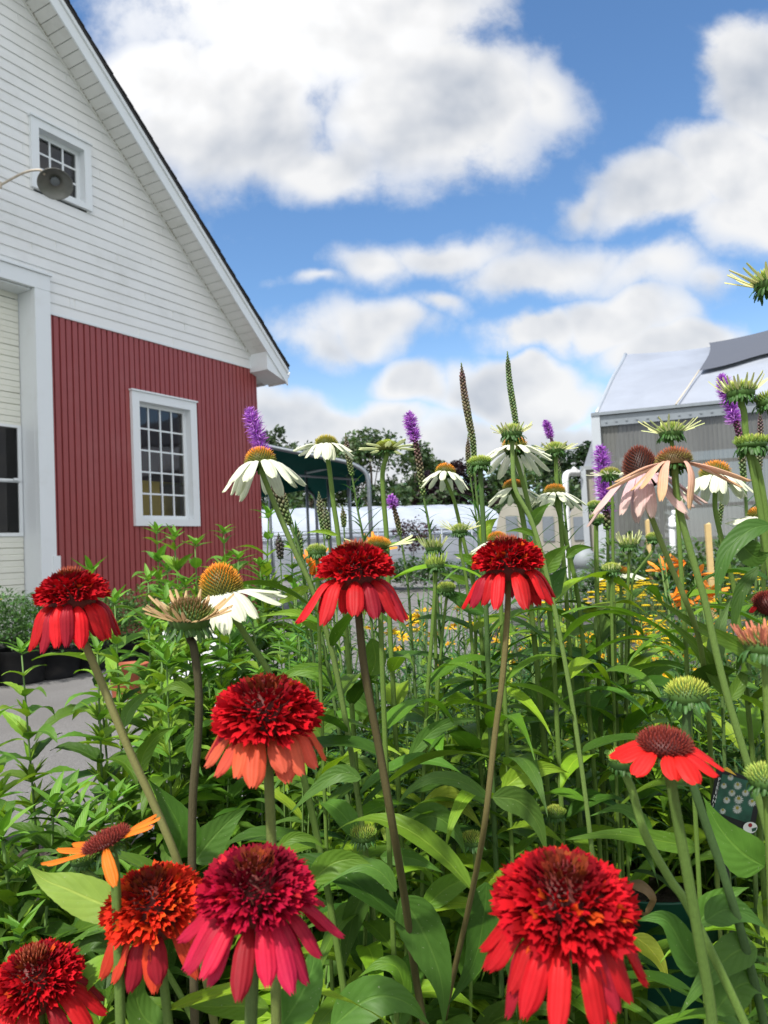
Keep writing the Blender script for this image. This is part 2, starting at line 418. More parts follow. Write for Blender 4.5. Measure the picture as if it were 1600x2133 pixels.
# ================================================================== SETTING
def sheet(name, poly, z, mat):
    mb = MB(); mb.add([(x, y, z) for x, y in poly], [tuple(range(len(poly)))]); return structure(mb.build(name, mat))
sheet('ground', [(-400, -60), (400, -60), (400, 700), (-400, 700)], 0, 'grass_far')
sheet('pavement', [(-14, -4), (12, -4), (12, 30), (-14, 30)], .004, 'pavement')
sheet('gravel_bed', [(-1.15, .3), (5.5, .3), (8.5, 11), (1.6, 11), (.55, 5), (.1, 2.9), (-1.15, 2.3)], .008, 'gravel')
sheet('weed_mat', [(-1.1, 1.95), (4.2, 1.95), (4.6, 3.0), (.2, 2.85), (-1.1, 2.25)], .012, 'mat')

# ------------------------------------------------------------------ barn
TH = math.radians(30.5)
A0 = ray(100, 900); A0 = A0 / A0.y * 8.8; A0.z = 0
barn = root('barn', 'red and white barn with steep gable, white lap siding above ribbed red siding', 'barn', A0, math.radians(90) - TH, world=False)
barn['_o'] = [0, 0, 0]
def zr(t): return 3.9 + (4.08 - abs(t + 1.4) + -1.4) * .905 if False else 3.9 + (5.48 - abs(t + 1.4)) * .905
def zw(t): return zr(t) - .24
TC, WL, WR = -1.4, -6.55, 3.75
def subtract(iv, cuts):
    out = [iv]
    for a, b in cuts:
        nx = []
        for x, y in out:
            if b <= x or a >= y: nx.append((x, y)); continue
            if x < a: nx.append((x, a))
            if b < y: nx.append((b, y))
        out = nx
    return [q for q in out if q[1] - q[0] > .003]
# red ribbed siding
mb = MB()
def red_range(t0, t1):
    t = t0; k = 0; pitch = .086
    while t < t1 - .001:
        e = min(t + pitch, t1); gv = .016
        cuts = [(1.43, 3.06)] if (e > 1.26 and t < 2.29) else []
        for z0, z1 in subtract((.02, 3.86), cuts):
            d = -.012 if k % 2 else -.016
            a, b = t + gv, e
            xs = [(t, 0), (t + gv*.35, .010), (t + gv*.75, .010), (a, d), (b - .006, d), (b, 0)]
            vs = [(x, y, z0) for x, y in xs] + [(x, y, z1) for x, y in xs]
            mb.add(vs, [(i, i+1, i+7, i+6) for i in range(5)])
        t = e; k += 1
red_range(0.0, 3.75)
mb.build('red_siding', 'red_siding', barn)
mb = MB(); red_range(-6.55, -2.8)
mb.build('red_siding', 'red_siding', barn)
# side wall (right of gable) and back
mb = MB(); mb.box((3.70, .03, 0), (3.745, 8, 3.9)); mb.box((-6.55, .03, 0), (-6.5, 8, 3.9)); mb.box((-6.5, 7.95, 0), (3.70, 8, 3.9))
mb.build('wall', 'red_siding', barn)
# white lap siding
mb = MB(); z = 3.86; lap = .127
while z < 8.7:
    half = (8.62 - z) / .905 + .0
    x0, x1 = TC - half, TC + half; x0 = max(x0, WL); x1 = min(x1, WR)
    cuts = []
    if z < 4.2: cuts.append((-2.85, -.02))
    if z + lap > 5.33 and z < 6.06: cuts.append((-.12, .61))
    for a, b in subtract((x0, x1), cuts):
        za, zb = z, z + lap
        xa1, xb1 = a, b
        hh = (8.62 - zb) / .905
        if a == x0 and a > WL: xa1 = TC - max(hh, 0)
        if b == x1 and b < WR: xb1 = TC + max(hh, 0)
        if b == WR: xb1 = min(WR, TC + max(hh, 0))
        if a == WL: xa1 = max(WL, TC - max(hh, 0))
        sag = rnd.uniform(-.002, .002)
        prof = [(-.002, za), (-.017 + sag, za + .001), (-.015, za + lap*.45), (-.0125, za + lap*.50), (-.0125, za + lap*.54), (-.003, zb)]
        vs = []
        for y, zz in prof:
            k = (zz - za) / lap; vs += [(a + (xa1-a)*k, y, zz), (b + (xb1-b)*k, y, zz)]
        mb.add(vs, [(2*i, 2*i+1, 2*i+3, 2*i+2) for i in range(5)])
        for q in range(1 + int((b-a)/2.6)):
            xj = rnd.uniform(a+.1, b-.1)
            if zb < 8.2 and TC - (8.62-zb)/.905 + .1 < xj < TC + (8.62-zb)/.905 - .1: mb.prism([(xj, za+.002), (xj+.004, za+.002), (xj+.004, zb-.01), (xj, zb-.01)], -.0195, -.004)
    z += lap
mb.build('lap_siding', 'white_vinyl', barn)
mb = MB()
mb.box((WL, -.03, 3.835), (-2.85, .0, 3.862)); mb.build('sill_flashing', 'white_trim', barn); mb = MB(); mb.box((0.02, -.030, 3.838), (WR, 0, 3.866)); mb.build('sill_flashing', 'white_trim', barn)
# gable backing so no light leaks
mb = MB(); mb.add([(WL, .03, 4.12), (-.5, .03, 4.12), (-.5, .03, 5.28), (-.14, .03, 5.28), (-.14, .03, 6.1), (.63, .03, 6.1), (.63, .03, 5.28), (.9, .03, 4.12), (WR, .03, 4.12), (TC, .03, 8.6)],
  [(0, 1, 2, 3, 4, 9), (1, 8, 7, 6) , (5, 6, 7, 8, 9), (4, 5, 9)]); mb.build('gable_backing', 'dark_room', barn)
# roof
OH = .38
for s_ in (1, -1):
    mb = MB()
    xe, xr = TC + s_*5.48, TC
    def rp(x, dz): return (x, zr(x) + dz)
    poly = [(xe, 3.9 - .0), (xr, zr(xr)), (xr, zr(xr) - .05), (xe, 3.9 - .05)]
    if s_ < 0: poly = poly[::-1]
    mb.prism(poly, -OH - .03, 8.2)
    # uneven shingle butts along the rake edge
    r = mb.build('roof', 'shingle', barn)
    mb = MB(); x = xe
    L = 5.48; n = 54
    for i in range(n):
        a = TC + s_*(L*(1 - i/n)); b = TC + s_*(L*(1 - (i+1)/n)); 
        ex = rnd.uniform(0, .012); pp = [(a, zr(a)+.001), (b, zr(b)+.001), (b, zr(b)+.006), (a, zr(a)+.017)]
        if s_ < 0: pp = pp[::-1]
        mb.prism(pp, -OH - .045 - ex, -OH + .25)
    mb.build('shingle_course', 'shingle', r)
    mb = MB()      # rake fascia in two steps
    def band(d0, d1, y0, y1, e=0):
        xo = xe
        pp = [(xo, 3.9 - d0), (xr, zr(xr) - d0), (xr, zr(xr) - d1), (xo, 3.9 - d1)]
        if s_ < 0: pp = pp[::-1]
        mb.prism(pp, y0, y1)
    band(.052, .115, -OH - .022, -OH + .02); band(.117, .30, -OH, -OH + .02)
    mb.build('rake_fascia', 'white_trim', barn)
    mb = MB()      # soffit boards
    n = 58
    for i in range(n):
        a = TC + s_*(L*(i/n)) ; b = TC + s_*(L*((i+1)/n) - .008)
        pp = [(a, zr(a) - .265), (b, zr(b) - .265), (b, zr(b) - .275), (a, zr(a) - .275)]
        if s_ < 0: pp = pp[::-1]
        mb.prism(pp, -OH + .022, -.0)
    mb.build('soffit', 'soffit', barn)
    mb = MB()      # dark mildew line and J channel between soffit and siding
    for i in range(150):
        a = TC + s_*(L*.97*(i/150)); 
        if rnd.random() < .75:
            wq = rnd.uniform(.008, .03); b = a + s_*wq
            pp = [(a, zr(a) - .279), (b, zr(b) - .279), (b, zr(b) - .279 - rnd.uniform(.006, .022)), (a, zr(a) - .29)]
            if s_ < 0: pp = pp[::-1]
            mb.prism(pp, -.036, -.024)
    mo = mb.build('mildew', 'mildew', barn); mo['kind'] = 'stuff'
    mb = MB()
    pp = [(xe*1, 3.9-.30), (xr, zr(xr)-.30), (xr, zr(xr)-.278), (xe, 3.9-.278)]
    if s_ < 0: pp = pp[::-1]
    mb.prism([(TC + s_*5.2, zr(TC+s_*5.2)-.31), (xr, zr(xr)-.31), (xr, zr(xr)-.278), (TC + s_*5.2, zr(TC+s_*5.2)-.278)][::(1 if s_ > 0 else -1)], -.034, -.0)
    mb.build('channel_trim', 'soffit', barn)
# eave return box at right, eave soffit, gutter, downspout
mb = MB()
mb.prism([(3.60, 3.78), (4.03, 3.66), (4.06, 3.86), (3.60, 4.20)][::1], -OH + .021, .05)
mb.build('eave_return', 'white_trim', barn)
mb = MB(); mb.box((3.76, .06, 3.70), (4.03, 8, 3.72)); mb.box((4.03, .06, 3.66), (4.06, 8, 3.86)); mb.build('eave_soffit', 'soffit', barn)
mb = MB()
mb.prism([(4.07, 3.84), (4.075, 3.74), (4.15, 3.74), (4.19, 3.84), (4.175, 3.84), (4.14, 3.755), (4.085, 3.755), (4.082, 3.84)], -OH + .03, 8.1)
mb.build('gutter', 'white_trim', barn)
mb = MB(); mb.tube(crom([(4.10, .35, 3.74), (4.10, .36, 3.66), (4.0, .3, 3.58), (3.83, .2, 3.50), (3.80, .2, 3.40), (3.80, .2, .1)], 5), .032, 10, cap=True)
mb.build('downspout', 'white_trim', barn, True)
# door surround and overhead door
mb = MB()
mb.box((-.17, -.06, 0.0), (.03, .0, 4.09)); mb.box((-.02, -.075, 0), (.07, -.0, 1.02)); mb.box((-2.97, -.06, 0), (-2.77, 0, 4.09))
mb.box((-2.97, -.062, 4.092), (.03, 0, 4.27)); mb.box((-3.0, -.085, 4.272), (.055, 0, 4.295))
mb.box((-.172, .0, 0.0), (-.15, .30, 4.09)); mb.box((-2.65, 0, 4.07), (-.176, .30, 4.088))
mb.build('door_frame', 'white_trim', barn)
door = MB(); door_lo = MB(); zz = .03
k = 0
for row in range(30):
    h = .137
    if zz + h > 4.06: break
    win = (1.27 <= zz + h*.5 <= 2.55)
    if not win:
        g = .004 if k % 4 else .010
        prof = [(.258, zz), (.238, zz + g), (.238, zz + h*.42), (.245, zz + h*.47), (.238, zz + h*.52), (.238, zz + h - g), (.258, zz + h)]
        vs = []
        for y, q in prof: vs += [(-2.75, y, q), (-.178, y, q)]
        (door if zz > 1.9 else door_lo).add(vs, [(2*i, 2*i+1, 2*i+3, 2*i+2) for i in range(6)])
    zz += h; k += 1
door.add([(-2.75, .24, zz), (-.178, .24, zz), (-.178, .24, 4.075), (-2.75, .24, 4.075)], [(0, 1, 2, 3)])
dobj = door.build('door', 'door_white', barn); door_lo.build('door_section', 'door_white', dobj)
for (z0, z1) in ((1.30, 1.87), (1.91, 2.50)):
    for i in range(4):
        x1 = -.228 - i*.60; x0 = x1 - .52
        f = MB(); f.box((x0-.045, .225, z0-.04), (x1+.045, .25, z0)); f.box((x0-.045, .225, z1), (x1+.045, .25, z1+.03 if z1 > 2 else z1+.02))
        f.box((x0-.045, .2252, z0), (x0, .25, z1)); f.box((x1, .2252, z0), (x1+.045, .25, z1))
        fo = f.build('window_frame', 'white_trim', dobj)
        g = MB(); g.add([(x0, .24, z0), (x1, .24, z0), (x1, .24, z1), (x0, .24, z1)], [(0, 1, 2, 3)]); g.build('pane', 'glass_sky', fo)
mb = MB(); mb.box((-.30, .20, 1.895), (-.25, .225, 1.92)); mb.build('latch', 'white_trim', dobj)
# interior behind windows
mb = MB()
mb.add([(-6.4, .35, .05), (3.6, .35, .05), (3.6, 5, .05), (-6.4, 5, .05), (-6.4, 5, 3.8), (3.6, 5, 3.8), (3.6, .35, 3.8), (-6.4, .35, 3.8)], [(0, 1, 2, 3), (3, 2, 5, 4), (4, 5, 6, 7)])
mb.box((.9, .05, .05), (1.22, .08, 3.8)); mb.build('interior', 'dark_room', barn)
def barn_window(x0, x1, z0, z1, nx, nz, fw, double=False):
    wn_ = MB()
    wn_.box((x0, -.055, z0), (x0+fw, .0, z1)); wn_.box((x1-fw, -.055, z0), (x1, .0, z1))
    wn_.box((x0+fw, -.0552, z1-fw), (x1-fw, .0, z1)); wn_.box((x0-.015, -.075, z1+.001), (x1+.015, 0, z1+.022)); wn_.box((x0+fw, -.0552, z0), (x1-fw, 0, z0+fw*.75))
    a, b, c, d = x0+fw, x1-fw, z0+fw*.75, z1-fw
    # deep reveal
    wn_.box((a-.02, 0, c-.02), (a, .14, d+.02)); wn_.box((b, 0, c-.02), (b+.02, .14, d+.02)); wn_.box((a, 0, d), (b, .14, d+.02)); wn_.box((a, 0, c-.02), (b, .14, c))
    wi = wn_.build('window', 'white_trim', barn)
    s1 = MB(); sw = .045
    s1.box((a, .055, c), (a+sw, .09, d)); s1.box((b-sw, .055, c), (b, .09, d)); s1.box((a+sw, .0552, d-sw), (b-sw, .09, d)); s1.box((a+sw, .0552, c), (b-sw, .09, c+sw*1.2))
    A, B, Cc, Dd = a+sw, b-sw, c+sw*1.2, d-sw
    for i in range(1, nx):
        x = A + (B-A)*i/nx; s1.box((x-.011, .062, Cc), (x+.011, .084, Dd))
    for i in range(1, nz):
        z = Cc + (Dd-Cc)*i/nz; s1.box((A, .064, z-.011), (B, .082, z+.011))
    s1.build('sash', 'white_trim', wi)
    g = MB()
    g.add([(A, .073, Cc), (B, .073, Cc), (B, .073, Dd), (A, .073, Dd)], [(0, 1, 2, 3)])
    g.build('pane', 'glass', wi)
barn_window(1.20, 2.355, 1.37, 3.12, 4, 5, .12)
barn_window(-.16, .67, 5.28, 6.12, 3, 3, .10)
mb = MB(); mb.box((1.25, .35, 1.2), (2.0, .95, 2.0)); mb.box((2.05, .45, 1.2), (2.6, 1.05, 1.85)); mb.box((1.2, .6, 2.02), (2.7, .95, 2.05)); ob = mb.build('yellow_shelf', 'yellow_crate', barn); 
mb = MB(); mb.box((1.35, .3, 2.06), (1.55, .5, 2.22)); mb.box((1.95, .2, 1.42), (2.15, .34, 1.50)); mb.box((1.7, .22, 1.42), (1.9, .33, 1.46)); mb.build('carton', 'cardboard', barn)
finish(barn)

# ------------------------------------------------------------------ barn yard lamp
RB = Matrix.Rotation(math.radians(90) - TH, 3, 'Z')
def bw(t, y, z): return A0 + RB @ Vector((t, y, 0)) + Z * z
def on_wall(x, y, off):          # pixel -> point on plane parallel to the gable, off metres in front
    n = RB @ Vector((0, -1, 0)); o = Vector((0, 0, CAMH)); r = ray(x, y); p0 = A0 + n * off
    return o + r * (((p0 - o).dot(n)) / r.dot(n))
hc = on_wall(115, 383, .75); base = on_wall(0, 386, .28); mid = on_wall(82, 354, .70); wallp = on_wall(-60, 430, 0.0)
lamp = root('barn_lamp', 'round grey metal gooseneck lamp sticking out in front of the upper barn window', 'lamp', wallp)
mb = MB(); back = (hc - on_wall(118, 383, 0.2)); 
mb.tube(crom([wallp, wallp.lerp(base, .5) + Z*.02, base, base.lerp(mid, .6) + Z*.035, mid, mid + (hc-mid)*.35 + Z*.0], 6), .013, 8)
mb.build('arm', 'arm_metal', lamp, True)
mb = MB(); mb.tube([base - Z*.03, base + Z*.035], .022, 8); mb.build('clamp', 'arm_metal', lamp)
view = (Vector((0, 0, CAMH)) - hc).normalized(); ax = (-Z * .62 + view * .78).normalized()
R_ = .178
mb = MB()
prof = [(.035, -.13), (.06, -.125), (.075, -.09), (.12, -.06), (.16, -.025), (R_, 0), (R_ + .004, .004), (R_ + .002, .008), (R_ - .004, .004), (.155, -.022), (.115, -.052), (.07, -.078), (.0, -.085)]
mb.lathe(prof, hc, 36, axis=ax); mb.build('lamp_shade', 'lamp_metal', lamp, True)
mb = MB(); mb.lathe([(.0, -.08), (.045, -.079), (.05, -.05), (.042, -.045), (.0, -.045)], hc, 20, axis=ax); mb.build('socket', 'galv', lamp, True)
finish(lamp)

# ------------------------------------------------------------------ big greenhouse at right
g0 = P(1240, 862, 12.6); g1 = P(1600, 826, 11.76)
gd = (g1 - g0); gd.z = 0; gd.normalize(); gb = Vector((-gd.y, gd.x, 0)); gH = g0.z
gh = root('greenhouse', 'large gable greenhouse with ribbed translucent wall and white film roof at right', 'greenhouse', (g0.x, g0.y, 0))
def gp(a, b, z): return Vector((g0.x, g0.y, 0)) + gd*a + gb*b + Z*z
gL = 7.5
def quadstrip(mb, a, b, c, d, n=1, m_=1, off=None):
    vs, fs, uvs = [], [], []
    for i in range(n+1):
        for j in range(m_+1):
            u, v = i/n, j/m_; p = (a.lerp(b, u)).lerp(d.lerp(c, u), v)
            if off: p = p + off(u, v)
            vs.append(p); uvs.append((u, v))
    for i in range(n):
        for j in range(m_): fs.append((i*(m_+1)+j, (i+1)*(m_+1)+j, (i+1)*(m_+1)+j+1, i*(m_+1)+j+1))
    mb.add(vs, fs, uvs)
# ribbed wall: local x must run along the wall for the rib texture -> real ribs in the mesh too
mb = MB(); n = 240; vs = []; fs = []
for i in range(n+1):
    a = .06 + gL*i/n; o = .012 if i % 2 else 0
    vs += [gp(a, .03 + o, .05), gp(a, .03 + o, gH - .22)]
for i in range(n): fs.append((2*i, 2*i+2, 2*i+3, 2*i+1))
mb.add(vs, fs); mb.build('side_wall', 'poly_wall', gh)
mb = MB()   # shelves/purlins seen dimly behind the panel
for zz in (.55, 1.35, 2.05): quadstrip(mb, gp(.1, .16, zz), gp(gL, .16, zz), gp(gL, .16, zz+.06), gp(.1, .16, zz+.06))
for i in range(6): 
    a = .9 + i*1.25; quadstrip(mb, gp(a, .2, 0), gp(a+.06, .2, 0), gp(a+.06, .2, gH), gp(a, .2, gH))
mb.build('purlin', 'galv', gh)
mb = MB()
def beam(mb, p, q, w_, d_=None):
    d_ = d_ or w_; p, q = Vector(p), Vector(q); ax = (q-p).normalized(); s = ax.cross(Z) if abs(ax.z) < .95 else gd.copy(); s.normalize(); t = s.cross(ax)
    vs = [x + s*(a*w_/2) + t*(b*d_/2) for x in (p, q) for a, b in ((-1,-1),(1,-1),(1,1),(-1,1))]
    mb.add(vs, [(0,1,2,3),(7,6,5,4),(0,4,5,1),(1,5,6,2),(2,6,7,3),(3,7,4,0)])
beam(mb, gp(0, 0, 0), gp(0, 0, gH), .14); mb.build('corner_post', 'alu', gh)
mb = MB(); beam(mb, gp(-.06, -.03, gH-.02), gp(gL, -.03, gH-.02), .12, .05); mb.build('gutter', 'galv', gh)
mb = MB(); beam(mb, gp(.08, -.01, gH-.14), gp(gL, -.01, gH-.14), .06, .17)
for i in range(46):
    a = .15 + i*.16; beam(mb, gp(a, -.045, gH-.16), gp(a+.035, -.045, gH-.16), .02, .02)
mb.build('roll_bar', 'galv', gh)
rdg = P(1303, 738, 15.9); rdR = P(1640, 668, 15.3)
eL = gp(0.02, .05, gH+.02); eR = gp(gL, .05, gH+.02)
rdR2 = rdg + (rdR - rdg).normalized() * 8.2; 
mb = MB()
def sag(u, v): return -Z * (.22*math.sin(math.pi*min(1, u*1.9))*v if u < .53 else 0) + Z*(.40*math.sin(math.pi*v))*(min(1, .05+u*1.6)) + Z*(.016*math.sin(u*37+v*5)+.010*math.sin(u*19-v*9))*math.sin(math.pi*v)
quadstrip(mb, eL, eR, rdR2, rdg, 40, 14, sag); mb.build('roof', 'poly_white', gh, True)
mb = MB(); bk0 = gp(-.1, 7.2, gH); bk1 = gp(gL, 7.2, gH); quadstrip(mb, rdg, rdR2, bk1, bk0, 30, 8, lambda u, v: sag(u, 1)*(1-v) - Z*.02); mb.build('rear_roof', 'poly_white', gh, True)
mb = MB(); mb.tube([eL.lerp(rdg, i/12)+sag(0, i/12) for i in range(13)], .035, 8); mb.build('end_rafter', 'alu', gh, True)
mb = MB(); quadstrip(mb, gp(0, 7.2, 0), gp(0, .1, 0), gp(0, .1, gH), gp(0, 7.2, gH), 1, 1); quadstrip(mb, gp(0, .1, gH), gp(0, 7.2, gH), gp(0,7.2,gH)+Z*.01, rdg, 1, 1); mb.build('end_wall', 'poly_tan', gh)
for a in (.05, 2.5, 5.0):      # inner film seams / bows
    mb = MB(); mb.tube([eL.lerp(eR, a/7.5+.02).lerp(rdg.lerp(rdR2, a/7.5+.02), i/10) + sag(a/7.5+.02, i/10) - Z*.03 for i in range(11)], .02, 6); mb.build('roof_bow', 'alu', gh, True)
finish(gh)
# shade cloth on the roof
def roofp(u, v, up=.05): return (eL.lerp(eR, u)).lerp(rdg.lerp(rdR2, u), v) + sag(u, v) + Z*up - gb*.02
def roofuv(x, y):                # nearest u,v whose projection is at pixel
    best = None
    for i in range(0, 81):
        for j in range(0, 61):
            u, v = i/80*.9, j/60*1.0; q = px_of(roofp(u, v)); e = (q[0]-x)**2 + (q[1]-y)**2
            if best is None or e < best[0]: best = (e, u, v)
    return best[1:]
ua, va = roofuv(1475, 703); ub, vb = roofuv(1455, 776); uc, vc_ = roofuv(1600, 742)
clo = MB(); vs, fs = [], []; nu, nv = 30, 10
for i in range(nu+1):
    for j in range(nv+1):
        k = i/nu; v_ = j/nv
        lo = vb + (vc_ - vb) * min(1, (ub + (.9-ub)*k - ub)/max(.01, uc-ub)) + .03*math.sin(math.pi*min(1, k*2.2))
        hi = 1.0
        u0 = ub + (ua-ub)*v_ + .012*math.sin(math.pi*v_); u_ = u0 + (.97-u0)*k
        vs.append(roofp(u_, lo + (hi-lo)*v_, .08))
for i in range(nu):
    for j in range(nv): fs.append((i*(nv+1)+j, (i+1)*(nv+1)+j, (i+1)*(nv+1)+j+1, i*(nv+1)+j+1))
clo.add(vs, fs); ocl = clo.build('shade_cloth', 'shade_cloth', None, True); tag(ocl, 'dark grey shade cloth stretched over the white greenhouse roof', 'shade cloth')
mb = MB(); q0 = roofp(ub, vb, .09); q1 = P(1408, 842, 12.1); mb.tube([q0, q0.lerp(q1, .5) - Z*.01, q1], .012, 6)
tag(mb.build('tie_rope', 'rope', None, True), 'pale rope tying the shade cloth corner down to the greenhouse gutter', 'rope')

# low lean-to greenhouse bay left of the corner post with PVC pipe
lt = root('lean_to', 'small film covered bay with narrow metal post left of the large greenhouse', 'greenhouse', (P(1216, 985, 14).x, 14, 0))
a = P(1214, 978, 14.0); b = P(1246, 976, 14.0); top = P(1240, 895, 14.0)
mb = MB(); bkv = Vector((.9, 3.2, 0)); mb.add([a, b, top, a+bkv, b+bkv, top+bkv], [(0, 1, 2), (0, 2, 5, 3), (5, 4, 3)]); mb.build('roof', 'poly_white', lt)
mb = MB(); beam(mb, Vector((a.x, a.y-.02, 0)), Vector((a.x, a.y-.02, a.z)), .10); mb.build('post', 'alu', lt)
mb = MB(); beam(mb, a+Vector((-.05, -.03, .02)), b+Vector((.1, -.03, .02)), .08, .07); mb.build('rail', 'alu', lt)
mb = MB(); c_ = Vector((a.x+.05, a.y+.02, 0)); mb.add([c_, Vector((b.x+.2, a.y+.02, 0)), Vector((b.x+.2, a.y+.02, a.z)), Vector((a.x+.05, a.y+.02, a.z))], [(0, 1, 2, 3)])
mb.build('panel', 'poly_tan', lt)
finish(lt)
pp = root('drain_pipe', 'white plastic pipe bending down beside the narrow greenhouse post', 'pipe', (P(1180, 1000, 13.6).x, 13.6, 0))
mb = MB(); pts = [P(1205, 985, 13.9), P(1192, 985, 13.8), P(1182, 987, 13.7), P(1178, 1000, 13.6), P(1180, 1060, 13.6), P(1184, 1140, 13.6)]; pts[-1].z = .05
mb.tube(crom(pts, 5), .06, 12); mb.build('pipe', 'pvc', pp, True)
mb = MB(); mb.tube(crom([P(1192, 976, 13.85), P(1198, 980, 13.85), P(1204, 986, 13.9)], 4), .05, 10); mb.build('elbow', 'pvc', pp, True)
finish(pp)
# second pipe and stakes against the greenhouse wall
pp = root('valve_pipe', 'white plastic standpipe with elbow in front of the greenhouse wall', 'pipe', (P(1400, 1100, 11).x, 11, 0))
mb = MB(); pts = [P(1410, 1072, 11), P(1402, 1080, 11), P(1400, 1092, 11), P(1402, 1180, 11)]; pts[-1].z = .03; mb.tube(crom(pts, 4), .045, 10); mb.build('pipe', 'pvc', pp, True)
mb = MB(); p = P(1402, 1095, 11); mb.tube([p - Z*.04, p + Z*.04], .06, 12); p = P(1410, 1070, 11); mb.tube([p-Z*.03, p+Z*.05], .07, 12); mb.build('coupling', 'pvc', pp, True); finish(pp)
for x, y0, lab in ((1348, 1084, 'pale wooden stake behind the pink coneflower'), (1474, 1092, 'thicker pale wooden stake below the white coneflower by the greenhouse')):
    t_ = P(x, y0, 8.5 if x > 1400 else 9.5); mb = MB(); hw = .022 if x < 1400 else .03
    mb.box((t_.x-hw, t_.y-.02, 0), (t_.x+hw, t_.y+.02, t_.z)); mb.add([(t_.x-hw, t_.y-.02, t_.z), (t_.x+hw, t_.y-.02, t_.z), (t_.x+hw*.6, t_.y, t_.z+.02)], [(0, 1, 2)])
    tag(mb.build('wooden_stake', 'wood', None, origin=(t_.x, t_.y, 0)), lab, 'stake')

# ------------------------------------------------------------------ long white tunnel in the distance
tn = root('tunnel_greenhouse', 'long low white tunnel greenhouse across the far pavement', 'greenhouse', (-3, 28, 0))
def tunnel(mb, p0, p1, width, h, side, n=60, k=10, film=None):
    p0, p1 = Vector(p0), Vector(p1); d = (p1-p0).normalized(); b_ = Vector((-d.y, d.x, 0)); vs, fs, uvs = [], [], []
    for i in range(n+1):
        for j in range(k+1):
            t = j/k; an = math.pi*t; rr = 1
            off = (-math.cos(an))*width/2; zz = side + (h-side)*math.sin(an)**.75
            bow = .03*math.sin(i*math.pi/2.5)*math.sin(an)
            vs.append(p0.lerp(p1, i/n) + b_*(off + width/2) + Z*(zz + bow)); uvs.append((i/n, t))
    for i in range(n):
        for j in range(k): fs.append((i*(k+1)+j, (i+1)*(k+1)+j, (i+1)*(k+1)+j+1, i*(k+1)+j+1))
    mb.add(vs, fs, uvs)
tA = P(430, 1100, 26); tA.z = 0; tB = P(1050, 1100, 30.5); tB.z = 0
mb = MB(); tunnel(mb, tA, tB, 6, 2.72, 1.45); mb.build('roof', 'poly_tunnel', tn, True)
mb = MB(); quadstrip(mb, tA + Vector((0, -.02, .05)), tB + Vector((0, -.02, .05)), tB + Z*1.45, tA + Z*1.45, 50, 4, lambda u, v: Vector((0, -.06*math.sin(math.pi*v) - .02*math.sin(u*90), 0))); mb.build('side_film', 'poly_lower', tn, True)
mb = MB()
for zz in (1.44, 1.62): mb.tube([tA + Z*zz + Vector((0, -.05, 0)), tB + Z*zz + Vector((0, -.05, 0))], .025, 6)
mb.build('hip_rail', 'galv', tn, True)
finish(tn)
# wire fence with posts in front of it
fe = root('wire_fence', 'low post and wire rail fence along the white tunnel', 'fence', (tA.x, tA.y - 1.5, 0))
fA, fB = tA - Vector((0, 1.5, 0)), tB - Vector((1.5, 2.0, 0))
mb = MB()
for zz in (1.68, 1.55, 1.2, .75, .35): mb.tube([fA + Z*zz, fB + Z*zz], .012, 5)
mb.build('wire', 'galv', fe)
for i in range(9):
    p = fA.lerp(fB, i/8); mb = MB(); mb.tube([p, p + Z*1.72], .03, 8); mb.build('post', 'galv', fe, True)
finish(fe)
# hoop ends of further tunnels at the right of it
for i, (x0, x1, lab) in enumerate(((1030, 1102, 'tan end wall of a small hoop house with window, leftmost'), (1108, 1176, 'tan end wall of the second hoop house, between the first and the grey post'), (1180, 1232, 'tan end wall of the third hoop house beside the white pipe'))):
    Y = 27 + i; a, b = P(x0, 1100, Y), P(x1, 1100, Y); wd = b.x - a.x; hgt = P((x0+x1)/2, 1047 + i*2, Y).z
    r_ = root('hoop_house', lab, 'greenhouse', (a.x, Y, 0))
    mb = MB(); k = 20; arc = []
    for j in range(k+1):
        an = math.pi*j/k; arc.append((a.x + wd/2 - math.cos(an)*wd/2, (hgt)*(math.sin(an)**.6)))
    mb.add([(x, Y, z) for x, z in arc], [tuple(range(k+1))]); mb.build('end_wall', 'poly_tan', r_)
    mb = MB(); vs = [(x, Y, z) for x, z in arc] + [(x+3, Y+14, z) for x, z in arc]; mb.add(vs, [(j, j+1, j+k+2, j+k+1) for j in range(k)]); mb.build('roof', 'poly_tunnel', r_, True)
    mb = MB(); cx_ = a.x + wd*.5; mb.box((cx_-.2, Y-.05, hgt*.42), (cx_+.2, Y-.01, hgt*.8)); wi = mb.build('window', 'galv', r_)
    mb = MB(); mb.box((cx_-.15, Y-.06, hgt*.46), (cx_+.15, Y-.052, hgt*.76)); mb.build('pane', 'poly_lower', wi)
    finish(r_)

# ------------------------------------------------------------------ green canopy on pipe frame
cY = 16.0; cn = root('canopy', 'dark green fabric canopy on grey pipe frame behind the barn corner', 'canopy', (-1.2, cY, 0))
fr_pts = [P(520, 918, cY), P(560, 930, cY), P(640, 946, cY), P(715, 961, cY), P(745, 972, cY), P(762, 985, cY), P(768, 1003, cY)]
dep = Vector((-1.6, 5.5, 0))
fr = crom(fr_pts, 5); legtop = fr[-1]
mb = MB(); mb.tube(fr + [Vector((legtop.x, legtop.y, .02))], .045, 8); mb.build('frame', 'galv', cn, True); mb = MB(); mb.tube([p + dep for p in fr] + [Vector((legtop.x+dep.x, legtop.y+dep.y, .02))], .045, 8)
mb.build('frame', 'galv', cn, True)
mb = MB(); vs = []; n = len(fr)
for i, p in enumerate(fr):
    for j in range(9):
        vs.append(p + dep*(j/8) + Z*.05 - Z*.12*math.sin(math.pi*((j*2/8) % 1))*.4)
mb.add(vs, [(i*9+j, (i+1)*9+j, (i+1)*9+j+1, i*9+j+1) for i in range(n-1) for j in range(8)]); mb.build('canopy_cloth', 'green_cloth', cn, True)
